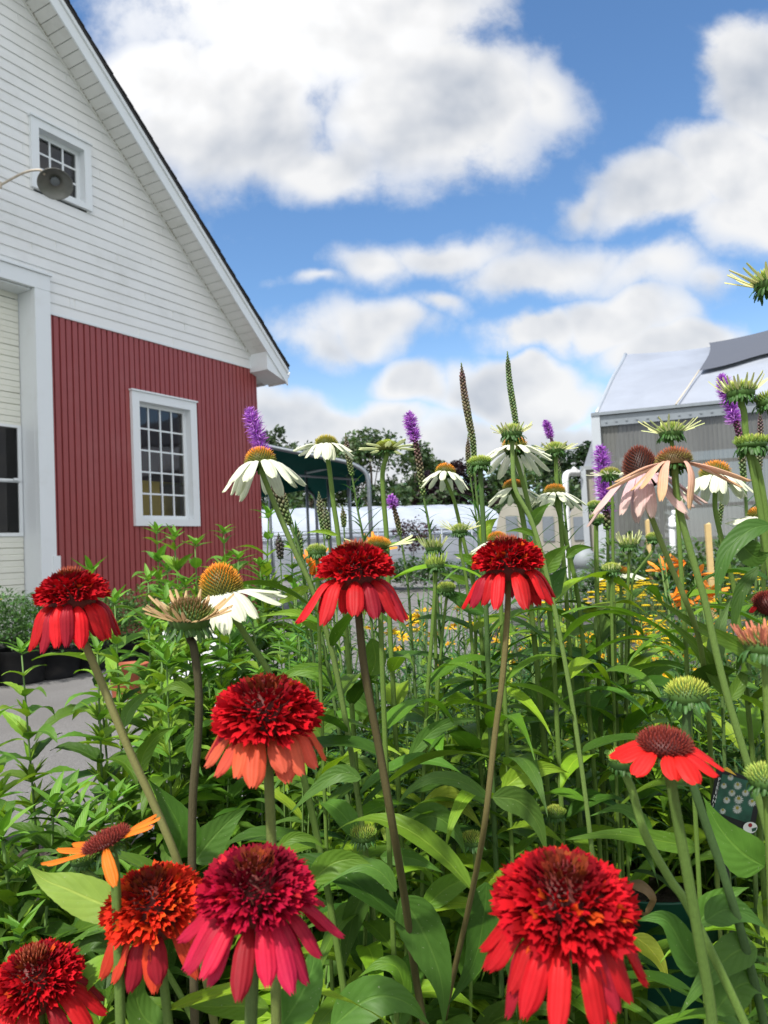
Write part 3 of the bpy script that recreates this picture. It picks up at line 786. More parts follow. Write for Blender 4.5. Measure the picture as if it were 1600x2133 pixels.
mb = MB()   # hanging valance seen below the roof edge
lo = [P(520, 1040, cY+5), P(640, 1020, cY+5), P(700, 1006, cY+4.8), P(758, 1000, cY+4.5)]; hi = [P(520, 960, cY+5), P(640, 968, cY+5), P(700, 975, cY+4.8), P(758, 985, cY+4.5)]
lo = crom(lo, 4); hi = crom(hi, 4); n = len(lo); mb.add([v for pr in zip(lo, hi) for v in pr], [(2*i, 2*i+2, 2*i+3, 2*i+1) for i in range(n-1)]); mb.build('valance', 'green_cloth', cn, True)
for x in (560, 638, 683, 726):
    t_ = P(x, 1000, cY + (1.2 if x > 700 else 2.6)); mb = MB(); mb.tube([Vector((t_.x, t_.y, .02)), Vector((t_.x, t_.y, P(x, 965, t_.y).z))], .04 if x > 700 else .035, 8); mb.build('post', 'galv', cn, True)
for (xa, ya, xb, yb) in ((540, 985, 765, 1000), (640, 985, 726, 966)):
    mb = MB(); mb.tube([P(xa, ya, cY+2.4), P(xb, yb, cY+.6)], .03, 8); mb.build('brace', 'galv', cn, True)
finish(cn)

# ------------------------------------------------------------------ background trees
def tree(name, label, base, h, w_, cols, seed, leaves=9000, ls=.16, trunk=.16, group='trees beyond the greenhouses', low=.06, gaps=.35):
    r = random.Random(seed); rt = root(name, label, 'tree', base, group=group); B = Vector(base)
    mb = MB(); mb.tube(crom([B, B + Z*h*.3 + Vector((r.uniform(-.1, .1), 0, 0)), B + Z*h*.75], 4), [trunk*(1-.7*i/8) for i in range(9)], 8, cap=True)
    clumps = []
    for i in range(34):
        t = r.random(); an = r.uniform(0, 6.283); rad = w_*.5*math.sin(math.pi*(.12+.8*t))**.6 * r.uniform(.25, 1)
        c = B + Vector((math.cos(an)*rad, math.sin(an)*rad, h*(low + (1-low)*t*.95))); clumps.append((c, r.uniform(.10, .22)*w_, r.choice(cols)))
        if r.random() < .6:
            s0 = B + Z*h*(low*.8 + .5*t); mb.tube([s0, s0.lerp(c, .5)+Z*.1, c], [trunk*.25, trunk*.16, trunk*.06], 5)
    mb.build('trunk', 'bark', rt, True)
    lf = MB()
    for i in range(leaves):
        c, cr_, cc = clumps[int(r.random()**1.0*len(clumps))]
        d = Vector((r.gauss(0, 1), r.gauss(0, 1), r.gauss(0, 1))).normalized(); p = c + d * cr_ * (r.random()**.4) * Vector((1, 1, .8)).length/1.62
        a = Vector((r.gauss(0, 1), r.gauss(0, 1), r.gauss(0, .6))).normalized(); b_ = a.cross(Vector((r.gauss(0, 1), r.gauss(0, 1), r.gauss(0, 1)))).normalized()
        s = ls * r.uniform(.6, 1.4); col = jit(cc, .35, r)
        lf.add([p - a*s*.5, p + b_*s*.25, p + a*s*.5, p - b_*s*.25], [(0, 1, 2, 3)], [(0, 0), (1, .5), (.5, 1), (0, .5)], [col]*4)
    lf.build('crown', 'leaf_small', rt)
    finish(rt); return rt
TG = [(.055, .098, .040), (.075, .125, .048), (.042, .078, .032), (.095, .15, .058)]
def bgtree(x, ytop, Y, wpx, cols, seed, name, lab, **k):
    tp = P(x, ytop, Y); tree(name, lab, (tp.x, Y, 0), tp.z, wpx*Y/FPX, cols, seed, **k)
bgtree(575, 885, 46, 110, [(.05, .085, .035)], 1, 'deciduous_tree', 'airy pale green tree peeking above the canopy by the barn corner', leaves=2600, ls=.3, gaps=.6)
bgtree(640, 935, 44, 230, TG, 2, 'deciduous_tree', 'dark green tree mass behind the green canopy', ls=.28)
bgtree(770, 903, 42, 190, TG, 3, 'deciduous_tree', 'tall rounded green tree to the right of the canopy', ls=.26, leaves=7000)
bgtree(862, 922, 44, 120, TG, 4, 'deciduous_tree', 'green tree behind the upright purple blazing star', ls=.26)
bgtree(900, 960, 50, 140, [(.06, .095, .04)], 5, 'deciduous_tree', 'lighter loose tree beside the purple leaved tree', ls=.28)
PL = [(.022, .010, .016), (.03, .014, .02), (.016, .010, .012)]
bgtree(950, 962, 40, 170, PL, 6, 'purple_leaf_tree', 'dark purple leaved tree behind the white tunnel', ls=.24, group='purple leaved trees')
bgtree(880, 985, 39, 100, PL, 16, 'purple_leaf_tree', 'smaller purple leaved tree left of the larger purple one', ls=.24, group='purple leaved trees')
bgtree(1050, 985, 42, 200, TG, 7, 'deciduous_tree', 'green tree right of the purple leaved tree', ls=.26)
bgtree(1120, 945, 44, 190, TG, 8, 'deciduous_tree', 'green tree behind the cluster of white coneflowers', ls=.28)
bgtree(1195, 918, 42, 180, [(.018, .042, .018), (.028, .058, .022)], 9, 'conifer_tree', 'dark evergreen tree just left of the large greenhouse', ls=.26, leaves=7000)
bgtree(1270, 960, 48, 180, TG, 10, 'deciduous_tree', 'green tree behind the large greenhouse', ls=.28, leaves=2500)
bgtree(540, 960, 48, 200, TG, 12, 'deciduous_tree', 'green tree seen past the red barn corner', ls=.28)
# dark hedge line under them
hg = MB(); r = random.Random(5)
for i in range(20000):
    x = r.uniform(-12, 14); zz = r.random()**.6 * (3.3 + .7*math.sin(x*.9) + .4*math.sin(x*2.3)); y = 38 + r.uniform(-.8, 2.2); s = .26*r.uniform(.6, 1.4)
    a = Vector((r.gauss(0, 1), r.gauss(0, 1), r.gauss(0, .6))).normalized(); b_ = a.cross(Vector((r.gauss(0, 1), r.gauss(0, 1), r.gauss(0, 1)))).normalized(); p = Vector((x, y, zz)); col = jit(r.choice(TG[:3]), .3, r)
    hg.add([p-a*s*.5, p+b_*s*.3, p+a*s*.5, p-b_*s*.3], [(0, 1, 2, 3)], None, [col]*4)
o = hg.build('hedge', 'leaf_small'); o['kind'] = 'stuff'; tag(o, 'dark green hedge growth behind the white tunnel greenhouse', 'hedge')
# small maroon sapling before the tunnel
tp = P(862, 1088, 20); tree('maroon_sapling', 'small sapling with flat crown of maroon leaves in front of the tunnel', (tp.x, 20, 0), tp.z, 1.25, [(.05, .012, .02), (.035, .012, .018)], 21, leaves=700, ls=.09, trunk=.018, group=None, low=.62)
# small grey tank on the pavement left of the post
tp = P(1216, 1165, 12.3); mb = MB(); mb.lathe([(0, -.20), (.12, -.18), (.19, -.08), (.2, 0), (.17, .1), (.09, .17), (.03, .19), (.03, .22), (0, .22)], tp, 20)
mb.lathe([(.13, -.33), (.14, -.14)], tp, 12); tag(mb.build('water_tank', 'gray_panel', None, True, origin=(tp.x, tp.y, 0)), 'round grey tank at the foot of the narrow greenhouse post', 'tank')
# ================================================================== FLOWERS
class Frame:                         # local flower frame: axis A, size s
    def __init__(f, C, A, s=1.0, spin=0):
        f.C = Vector(C); f.A = Vector(A).normalized(); f.s = s
        e = Vector((1, 0, 0)) - f.A * f.A.x; f.ex = e.normalized(); f.ey = f.A.cross(f.ex)
        if spin: q = Matrix.Rotation(spin, 3, f.A); f.ex = q @ f.ex; f.ey = q @ f.ey
    def p(f, x, y, z): return f.C + (f.ex*x + f.ey*y + f.A*z) * f.s
    def d(f, x, y, z): return f.ex*x + f.ey*y + f.A*z
def petal(mb, F, phi, r0, z0, L, W, e0, e1, col, col2=None, r=rnd, ns=9, curl=.12, notch=.06, bend=.35, twist=0, narrow=False):
    x, z = r0, z0; sphi, cphi = math.sin(phi), math.cos(phi); tx, ty = -sphi, cphi
    pts = []; el = e0; n = ns
    for i in range(n+1):
        pts.append((x, z, el)); t = (i+.5)/n
        el = e0 + (e1-e0) * min(1, t/bend if t < bend else 1)**.8 if bend else e1
        x += math.cos(el)*L/n; z += math.sin(el)*L/n
    m = 7; vs, fs, uvs, cs = [], [], [], []; lat = r.uniform(-.10, .10)
    for i, (xx, zz, el) in enumerate(pts):
        t = i/n
        if narrow: wd = W*.5*(.75 + .25*math.sin(math.pi*t)) * (1 - .35*t**4)
        else: wd = W*.5*(.45 + .55*min(1, (t/.42))**.8) * (1 if t < .7 else (1 - .62*((t-.7)/.3)**2.2))
        tw = twist*t
        for j in range(m):
            u = -1 + 2*j/(m-1); up = curl*W*(-(u*u)) + (.05*W if j % 2 else 0)*min(1, t*3) * 1.0
            ext = 0
            if i == n: ext = (notch*L if j in (1, 3, 5) else -notch*L*.35)
            lx = xx + math.cos(el)*ext; lz = zz + math.sin(el)*ext
            cu, su = math.cos(tw), math.sin(tw); uu = u*wd*cu - up*su; nn_ = u*wd*su + up*cu
            nx, nz_ = -math.sin(el), math.cos(el)
            X = lx + nx*nn_; Zz = lz + nz_*nn_; Tt = uu + lat*L*t*t
            vs.append(F.p(X*cphi + tx*Tt, X*sphi + ty*Tt, Zz)); uvs.append(((u+1)/2, t))
            c = col if col2 is None else tuple(col[k]*(1-t**1.5) + col2[k]*t**1.5 for k in range(3)); cs.append(c)
    for i in range(n):
        for j in range(m-1): fs.append((i*m+j, i*m+j+1, (i+1)*m+j+1, (i+1)*m+j))
    mb.add(vs, fs, uvs, cs)
def dome(mb, F, R, H, z0, col, sides=20, rings=8, under=.35):
    vs, fs, cs = [], [], []
    for i in range(rings+1):
        a = math.pi*.5*(i/rings)*(1+under); rr, zz = R*math.sin(a), H*math.cos(a)
        for j in range(sides):
            b = 2*math.pi*j/sides; vs.append(F.p(rr*math.cos(b), rr*math.sin(b), z0+zz)); cs.append(col)
    for i in range(rings):
        for j in range(sides): k = (j+1) % sides; fs.append((i*sides+j, i*sides+k, (i+1)*sides+k, (i+1)*sides+j))
    mb.add(vs, fs, None, cs)
def spikes(mb, F, R, H, z0, n, ln, wd, cbase, ctip, r=rnd, amax=1.75, up=.35, low=None):
    for i in range(n):
        t = (i+.5)/n; a = math.acos(1 - t*(1-math.cos(amax))); b = i*2.39996
        nx, nz_ = math.sin(a), math.cos(a); c = Vector((R*nx*math.cos(b), R*nx*math.sin(b), z0+H*nz_))
        d = Vector((nx*math.cos(b)/R, nx*math.sin(b)/R, nz_/H)).normalized(); d = (d + Vector((r.uniform(-.12, .12), r.uniform(-.12, .12), up))).normalized()
        s1 = d.orthogonal().normalized(); s2 = d.cross(s1); l = ln*r.uniform(.8, 1.15)
        vs = [c + s1*wd, c + s2*wd, c - s1*wd, c - s2*wd, c + d*l*.6 + s1*wd*.6, c + d*l*.6 + s2*wd*.6, c+d*l*.6 - s1*wd*.6, c + d*l*.6 - s2*wd*.6, c + d*l]
        vs = [F.p(*v) for v in vs]
        lowf = min(1, max(0, (a - 1.0)/.6)) if low else 0
        ct = jit(tuple(ctip[k]*(1-lowf) + (low or ctip)[k]*lowf for k in range(3)), .2, r)
        cb_ = tuple(cbase[k]*.15+ct[k]*.85 for k in range(3))
        mb.add(vs, [(0,1,5,4),(1,2,6,5),(2,3,7,6),(3,0,4,7),(4,5,8),(5,6,8),(6,7,8),(7,4,8)], None, [cbase]*4 + [cb_]*4 + [ct])
def bracts(mb, F, R, z0, n, L, W, r, c=(.05, .13, .03), e0=-.1, e1=-1.0):
    for k in range(n):
        petal(mb, F, k*2.39996, R*r.uniform(.55, .95), z0 - r.uniform(0, .25)*R, L*r.uniform(.7, 1.2), W, e0 + r.uniform(-.3, .35), e1 + r.uniform(-.4, .4), jit(c, .2, r), r=r, ns=4, notch=0, curl=.15, bend=.6)
def florets(mb, F, R, H, n, L, W, pal, r, amax=1.7):
    for i in range(n):
        t = (i+.5)/n; a = math.acos(1 - t*(1-math.cos(amax))); b = i*2.39996 + r.uniform(-.1, .1)
        sa, ca = math.sin(a), math.cos(a); c = Vector((R*sa*math.cos(b), R*sa*math.sin(b), H*ca))
        nrm = Vector((sa*math.cos(b), sa*math.sin(b), ca*1.0)).normalized()
        out = Vector((math.cos(b), math.sin(b), 0))
        d = (nrm*1.0 + Z*.30 + out*.25 + Vector((r.gauss(0, .16), r.gauss(0, .16), r.gauss(0, .16)))).normalized()
        l = L*(.55 + .55*min(1, t*1.6))*r.uniform(.75, 1.2); ww = W*(.70+.45*min(1, t*1.5))*r.uniform(.8, 1.2)
        s = d.cross(nrm + Vector((.01, .02, .3))); s = s.normalized() if s.length > .01 else d.orthogonal().normalized()
        s = (s + nrm*r.uniform(-.35, .35)).normalized(); nn = s.cross(d)
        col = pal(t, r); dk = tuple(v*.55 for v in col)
        rows = []; droop = .35*t + r.uniform(-.1, .15)
        for q, wk in ((0, .45), (.45, .85), (.8, 1.0), (1.0, .8)):
            cc = c + d*l*q + (out*.2 - Z*.55)*droop*l*q*q
            if q == 1.0: row = [cc - s*ww*.5*wk + d*l*.10, cc - d*l*.06 + nn*ww*.15, cc + s*ww*.5*wk + d*l*r.uniform(0, .14)]
            else: row = [cc - s*ww*.5*wk + nn*ww*.18, cc, cc + s*ww*.5*wk + nn*ww*.18]
            rows.append(row)
        vs = [F.p(*v) for row in rows for v in row]
        fs = []
        for q in range(3):
            for k in range(2): fs.append((q*3+k, q*3+k+1, q*3+k+4, q*3+k+3))
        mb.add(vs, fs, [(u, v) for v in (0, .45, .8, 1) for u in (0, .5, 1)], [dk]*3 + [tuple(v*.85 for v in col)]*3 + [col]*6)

ROOTS = {}
def clampc(c): return tuple(max(.001, min(1, v)) for v in c)
def flower(kind, hx, hy, Y, size, lean, toward, stem, label, seed, group='coneflowers in bloom', rs=.0032, scol=None, nleaf=None, pal=None, leafstart=.34, **kw):
    r = random.Random(seed)
    C = P(hx, hy, Y)
    A = Vector((math.sin(math.radians(lean)), -math.sin(math.radians(toward)), 1)); A.z = math.sqrt(max(.05, 1 - A.x**2 - A.y**2))
    pts = [P(*q) if len(q) == 3 else P(q[0], q[1], Y) for q in stem]
    q_, dr = pts[-1].copy(), (pts[-1] - (pts[-2] if len(pts) > 1 else C)).normalized()
    while q_.z > .10:
        dr = (dr*.75 + Vector((0, .04, -1))*.25).normalized(); q_ = q_ + dr*min(.09, q_.z - .02); pts.append(q_.copy())
    rt = root('coneflower', label, 'coneflower', (pts[-1].x, pts[-1].y, 0.0), group=group)
    F = Frame(C, A, size, r.uniform(0, 6))
    rr = rs * (.84 if Y > .84 else 1)
    # stem
    path = [C - A*.002*size, C - A*.010*size] + pts
    sp = crom(path, 6); mb = MB(); sc0 = scol or STEM_G; sc1 = kw.get('scol2', sc0)
    n = len(sp); mb.tube(sp, [rr*(1.35 if i < 3 else .92) * (1 + .1*i/n) for i in range(n)], 8, sc0, sc1); mb.build('stem', 'stem', rt, True)
    K = kind
    if K in ('double', 'double_big'):
        R, H = (.029, .030) if K == 'double' else (.034, .033)
        pal_ = pal or 'red'
        def fp(t, q):
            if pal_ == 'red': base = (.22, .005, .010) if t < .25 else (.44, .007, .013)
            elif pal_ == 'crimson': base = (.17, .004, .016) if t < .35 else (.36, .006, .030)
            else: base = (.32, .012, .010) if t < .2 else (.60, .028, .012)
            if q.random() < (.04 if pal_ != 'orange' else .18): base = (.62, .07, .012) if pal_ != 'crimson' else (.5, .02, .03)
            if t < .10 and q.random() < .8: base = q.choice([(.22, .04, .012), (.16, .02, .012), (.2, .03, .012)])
            return jit(base, .3, q)
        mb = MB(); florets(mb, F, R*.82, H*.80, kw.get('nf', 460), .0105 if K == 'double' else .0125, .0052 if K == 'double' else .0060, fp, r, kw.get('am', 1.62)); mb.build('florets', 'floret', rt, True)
        mb = MB(); dome(mb, F, R*.80, H*.82, 0, (.10, .012, .008)); spikes(mb, F, R*.80, H*.84, 0, 40 if K == 'double' else 16, .0085 if K == 'double' else .004, .0010, (.07, .012, .008), (.26, .045, .014) if K == 'double' else (.16, .012, .014), r, amax=.42 if K == 'double' else .25, up=.2)
        mb.build('cone', 'cone', rt, True)
        mb = MB(); np_ = kw.get('np', 16)
        pc = {'red': (.60, .010, .013), 'crimson': (.52, .012, .040), 'orange': (.66, .045, .018)}[pal_]
        if kw.get('salmon'): pc = (.70, .085, .040)
        for k in range(np_):
            ph = 2*math.pi*k/np_ + r.uniform(-.18, .18); L = kw.get('pl', .042)*r.uniform(.86, 1.14)
            c1 = jit(pc, .25, r); 
            if r.random() < .18: c1 = jit((.36, .010, .02), .2, r)
            petal(mb, F, ph, R*.70, -.004 + r.uniform(-.002, .002), L, kw.get('pw', .0150)*r.uniform(.85, 1.15), r.uniform(-.35, .1) + kw.get('pe', 0), kw.get('e1', -1.28) + r.uniform(-.12, .18), clampc(c1), clampc(tuple(v*q for v, q in zip(c1, (.95, 1.3, 1.5)))), r, notch=.045, curl=.2, bend=kw.get('bend', .5), twist=r.uniform(-.3, .3))
        mb.build('petals', 'petal', rt, True)
        mb = MB(); bracts(mb, F, .010, -.006, 16, .010, .003, r); mb.build('bracts', 'leaf_small', rt, True)
    elif K in ('white', 'pink', 'peach', 'single_red', 'single_orange', 'yellowgreen'):
        ch = kw.get('ch', .013); cr_ = kw.get('cr', .0135)
        if K in ('white', 'yellowgreen'): cb_, ct, lo = (.07, .085, .010), kw.get('ct', (.80, .26, .010)), (.20, .20, .02)
        elif K == 'pink': cb_, ct, lo = (.025, .008, .005), (.15, .026, .010), (.12, .03, .012)
        elif K == 'peach': cb_, ct, lo = (.10, .06, .02), (.34, .08, .03), (.16, .16, .03)
        else: cb_, ct, lo = (.07, .008, .006), (.20, .022, .012), (.16, .02, .012)
        mb = MB(); dome(mb, F, cr_, ch, 0, cb_); spikes(mb, F, cr_*.97, ch*.97, 0, kw.get('ns', 260), kw.get('sl', .0050), .00062, cb_, ct, r, up=.5, low=lo); mb.build('cone', 'cone', rt, True)
        mb = MB(); np_ = kw.get('np', 14); a0, a1 = kw.get('arc', (0, 360)); az = F.ex
        pc = {'white': (.80, .83, .70), 'yellowgreen': (.66, .72, .34), 'pink': (.72, .47, .51), 'peach': (.74, .45, .34), 'single_red': (.70, .018, .016), 'single_orange': (.80, .20, .018)}[K]
        for k in range(np_):
            if 'phis' in kw: ph_w, eo = kw['phis'][k % len(kw['phis'])]; ph = math.radians(ph_w)
            else: ph = math.radians(a0 + (a1-a0)*(k + .5)/np_) + r.uniform(-.12, .12); eo = 0
            # phi measured from world +x towards the viewer-away side
            dv = Vector((math.cos(ph), math.sin(ph), 0)); phl = math.atan2(dv.dot(F.ey), dv.dot(F.ex))
            L = kw.get('pl', .036)*r.uniform(.85, 1.12); c1 = clampc(jit(pc, .07 if K in ('white', 'pink', 'peach', 'yellowgreen') else .15, r))
            c2 = {'white': (.74, .80, .58), 'pink': (.68, .50, .44), 'peach': (.66, .42, .22), 'yellowgreen': (.70, .76, .42)}.get(K, c1)
            petal(mb, F, phl, cr_*.85, -.001, L, kw.get('pw', .0105)*r.uniform(.85, 1.15), kw.get('e0', -.15) + r.uniform(-.15, .12) + eo*.5, kw.get('e1', -1.0) + r.uniform(-.16, .16) + eo, c1, c2, r, notch=.04, curl=.14, bend=kw.get('bend', .55), twist=r.uniform(-.25, .25))
        mb.build('petals', 'petal', rt, True)
        mb = MB(); bracts(mb, F, cr_*.75, -.003, 20, .009, .0028, r); mb.build('bracts', 'leaf_small', rt, True)
    elif K in ('spiky', 'tan_spiky', 'bud'):
        cr_ = kw.get('cr', .012); ch = kw.get('ch', .008)
        ct = kw.get('ct', (.34, .40, .06)); mb = MB(); dome(mb, F, cr_, ch, 0, (.05, .11, .02)); spikes(mb, F, cr_*.95, ch*.95, 0, kw.get('ns', 170), .005, .00065, (.05, .11, .02), ct, r, up=.7, low=(.14, .26, .03), amax=1.5); mb.build('cone', 'cone', rt, True)
        pc = kw.get('pc', (.70, .74, .36)); np_ = kw.get('np', 22)
        if np_:
            mb = MB()
            for k in range(np_):
                ph = 2*math.pi*k/np_ + r.uniform(-.1, .1); e = kw.get('e1', .55) + r.uniform(-.22, .22)
                petal(mb, F, ph, cr_*.92, .001, kw.get('pl', .014)*r.uniform(.8, 1.2), .0024, e, e + r.uniform(-.1, .25), jit(pc, .1, r), None, r, ns=5, notch=.02, curl=.3, bend=1, narrow=True)
            mb.build('petals', 'petal', rt, True)
        mb = MB(); bracts(mb, F, cr_*.95, -.001, kw.get('nb', 34), .0085, .0026, r, c=(.055, .14, .03), e0=-.1, e1=-1.2)
        mb.lathe([(cr_*.95, .000), (cr_*.9, -.003), (cr_*.5, -.007), (.002, -.010)], C, 16, col=(.05, .12, .03), axis=A); mb.build('bracts', 'leaf_small', rt, True)
    if nleaf is None: nleaf = 15 if Y > .84 else 4
    if nleaf:
        mb = MB(); m_ = len(sp)
        for k in range(nleaf):
            t = leafstart + (1-leafstart)*(k + r.random()*.5)/nleaf; i = min(m_-2, int(t*m_)); p = sp[i]; an = k*2.4 + r.random()
            d = Vector((math.cos(an), math.sin(an)*.8, r.uniform(.3, 1.1)))
            if p.z > CAMH - .03 or p.z < .12: continue
            if Y < .84 and p.z > CAMH - .3: continue
            qx, qy = px_of(p + d.normalized()*.05)
            if p.y < 1.3 and (1440 < qx < 1640 and 1500 < qy < 1820 or 1220 < qx < 1440 and 1720 < qy < 1960): continue
            leaf(mb, p, d, r.uniform(.10, .19), r.uniform(.022, .040), greenc(r), r.uniform(.7, 1.4), r=r, ns=12, serr=.02, wave=.04, roll=r.uniform(-.6, .6))
        if mb.v: mb.build('leaves', 'leaf', rt, True)
    rt['_keep'] = 1; ROOTS[seed] = rt
    return rt
def liatris(path, Y, hw, purple, bud, label, seed, leaflen=.07, group='blazing star spikes', ctop=None, cbud=(.075, .030, .035), cbud2=(.075, .13, .03), leafy=True, ln=60):
    """path: photo pixels from tip to foot; purple / bud: share of the path in bloom / in bud"""
    r = random.Random(seed); pts = [P(x, y, Y + (q[0] if q else 0)) for (x, y, *q) in path]
    q_, dr = pts[-1].copy(), (pts[-1] - pts[-2]).normalized()
    while q_.z > .10:
        dr = (dr*.75 + Vector((0, .04, -1))*.25).normalized(); q_ = q_ + dr*min(.09, q_.z - .02); pts.append(q_.copy())
    sp = crom(pts, 12); L = [0]
    for a, b in zip(sp, sp[1:]): L.append(L[-1] + (b-a).length)
    vis = [P(x, y, Y) for x, y, *q in path]; Lv = sum((b-a).length for a, b in zip(vis, vis[1:]))
    def at(s):
        s = max(0, min(L[-1]-1e-4, s))
        for i in range(len(L)-1):
            if L[i+1] >= s: return sp[i].lerp(sp[i+1], (s-L[i])/max(1e-6, L[i+1]-L[i])), (sp[i]-sp[i+1]).normalized()
        return sp[-1], Z
    rt = root('blazing_star', label, 'blazing star', (pts[-1].x, pts[-1].y, 0), group=group); W = hw*Y/FPX
    mb = MB(); mb.tube(sp, [.0011 + .0022*min(1, i/len(sp)*1.6) for i in range(len(sp))], 7, (.09, .16, .04)); mb.build('stem', 'stem', rt, True)
    sb, se = Lv*purple, Lv*(purple + bud)
    if bud > 0:
        mb = MB(); s = max(0, sb - .01); k = 0
        while s < se:
            c, d = at(s); t = min(1, max(0, (s-sb)/max(1e-4, se-sb))); tp_ = min(1, (s+.006)/.03); w_ = W*(.60 if purple > 0 else 1.12)*(.75 + .25*(1 - abs(t*2-1)))*(tp_ if purple <= 0 else 1)
            for q in range(3):
                an = k*1.1 + q*2.094; o = d.orthogonal().normalized(); o = Matrix.Rotation(an, 3, d) @ o
                cc = c + o*w_*.55; ax = (o*.6 + d*.8).normalized(); h = w_*.85; wd = w_*.42
                a1 = ax.orthogonal().normalized(); a2 = ax.cross(a1)
                col = tuple(cbud[j]*(1-t**1.3) + cbud2[j]*t**1.3 for j in range(3)); col = jit(col, .3, r)
                vs = [cc - ax*h*.6] + [cc + (a1*math.cos(g) + a2*math.sin(g))*wd for g in (0, 1.257, 2.513, 3.77, 5.03)] + [cc + ax*h*.35 + (a1*math.cos(g) + a2*math.sin(g))*wd*.7 for g in (0, 1.257, 2.513, 3.77, 5.03)] + [cc + ax*h*.75]
                fs = [(0, 1+(j+1) % 5, 1+j) for j in range(5)] + [(1+j, 1+(j+1) % 5, 6+(j+1) % 5, 6+j) for j in range(5)] + [(6+j, 6+(j+1) % 5, 11) for j in range(5)]
                lt_ = tuple(min(1, v*1.35+.008) for v in col); mb.add(vs, fs, None, [col]*6 + [lt_]*5 + [lt_])
            s += max(.0026, W*(.30 if purple > 0 else .45)); k += 1
        mb.build('buds', 'cone', rt, True)
    if purple > 0:
        mb = MB(); n = int(110*sb/max(W, .004)) + 120
        for i in range(n):
            s = sb*r.random(); c, d = at(s); o = Matrix.Rotation(r.uniform(0, 6.283), 3, d) @ d.orthogonal().normalized(); tipf = min(1, .45 + s/(W*2.0))
            dd = (o + d*r.uniform(-.1, .9) + Vector((r.gauss(0, .2),)*3)).normalized(); l = W*r.uniform(.9, 1.45)*tipf
            col = r.choice([(.46, .13, .62), (.56, .21, .74), (.36, .08, .52), (.68, .32, .82)]); col = jit(col, .2, r)
            sd_ = dd.orthogonal().normalized(); sd_ = Matrix.Rotation(r.uniform(0, 6.28), 3, dd) @ sd_; nn = dd.cross(sd_); wd = .00075
            mid_ = c + dd*l*.55 + nn*l*r.uniform(-.12, .12); tip = c + dd*l + nn*l*r.uniform(-.35, .35)
            mb.add([c - sd_*wd, c + sd_*wd, mid_ + sd_*wd, mid_ - sd_*wd, tip], [(0, 1, 2, 3), (3, 2, 4)], None, [tuple(v*.75 for v in col)]*2 + [col]*3)
        mb.build('bloom', 'liatris', rt)
    if leafy:
        mb = MB(); s = se*1.0; k = 0
        while s < min(L[-1]-.12, se + .55):
            c, d = at(s); o = Matrix.Rotation(k*2.4, 3, d) @ d.orthogonal().normalized(); t = min(1, (s-se)/.15)
            leaf(mb, c, (o + d*r.uniform(.5, 1.1)), leaflen*(.25 + .9*t)*r.uniform(.7, 1.2), .0028 + .0014*t, jit((.05, .13, .035), .3, r), r.uniform(.2, .8), ns=5, prof='linear', across=2, wave=0, r=r)
            s += .45/ln; k += 1
        mb.build('leaves', 'leaf_small', rt, True)
    return rt

FL = flower
# ---- red doubles
FL('double', 150, 1246, .72, .92, -2, 4, [(175, 1335), (215, 1430), (268, 1560), (325, 1685), (372, 1800), (400, 1900, .74)], 'dark red double coneflower far left with thick tan stem, petals hanging long', 11, rs=.0041, scol=(.21, .20, .075), scol2=(.14, .17, .05), pl=.050, e1=-1.33, group='red double coneflowers')
FL('double', 741, 1196, .70, .98, 1, 2, [(748, 1290), (760, 1400), (790, 1560), (818, 1720), (843, 1870, .74), (862, 2010, .78), (885, 2150, .8)], 'red double coneflower in the centre on a long dark brown stem', 12, rs=.0038, scol=(.060, .045, .018), scol2=(.10, .10, .035), pl=.046, e1=-1.12, pw=.0145, np=14, group='red double coneflowers')
FL('double', 1058, 1180, .73, .95, -1, 2, [(1057, 1280), (1048, 1400), (1030, 1540), (1012, 1700), (995, 1800, .76), (970, 1920, .8), (930, 2100, .84)], 'red double coneflower right of centre on olive stem, one purplish petal at its right', 13, rs=.0030, scol=(.16, .145, .05), scol2=(.09, .07, .03), pl=.042, e1=-1.15, group='red double coneflowers')
FL('double_big', 555, 1497, .55, .92, 3, 8, [(560, 1620), (566, 1760), (572, 1900), (576, 2140)], 'round red double coneflower with orange flecks and salmon petals, centre left', 14, rs=.0038, am=1.75, scol=(.13, .17, .045), pl=.035, e1=-1.05, np=19, salmon=1, pal='red', group='red double coneflowers', nf=470, pe=-.2)
FL('double_big', 322, 1896, .57, .86, -4, 14, [(335, 2000), (345, 2080), (352, 2150)], 'orange red double coneflower at lower left, overlapped by the crimson one', 15, rs=.0037, scol=(.10, .17, .035), am=1.6, pl=.042, np=18, e1=-1.12, pal='orange', group='red double coneflowers', nf=450, pe=-.2)
FL('double_big', 533, 1868, .47, .82, 3, 9, [(528, 1990), (525, 2070), (522, 2160)], 'crimson double coneflower at lower left with long pinkish red petals', 16, rs=.0040, scol=(.08, .13, .035), am=1.6, pl=.046, np=20, e1=-.95, pal='crimson', group='red double coneflowers', nf=470, pe=-.1)
FL('double_big', 1176, 1898, .42, .88, 2, 10, [(1170, 2010), (1162, 2080), (1155, 2170)], 'largest and nearest red double coneflower at lower right', 17, rs=.0040, scol=(.06, .10, .03), am=1.66, pl=.043, e1=-1.15, pw=.0135, pal='red', group='red double coneflowers', nf=560, np=23)
FL('double', 78, 2052, .64, 1.0, -3, 10, [(84, 2110), (90, 2200)], 'red double coneflower cut by the lower left corner', 18, rs=.004, pl=.040, e1=-1.0, group='red double coneflowers')
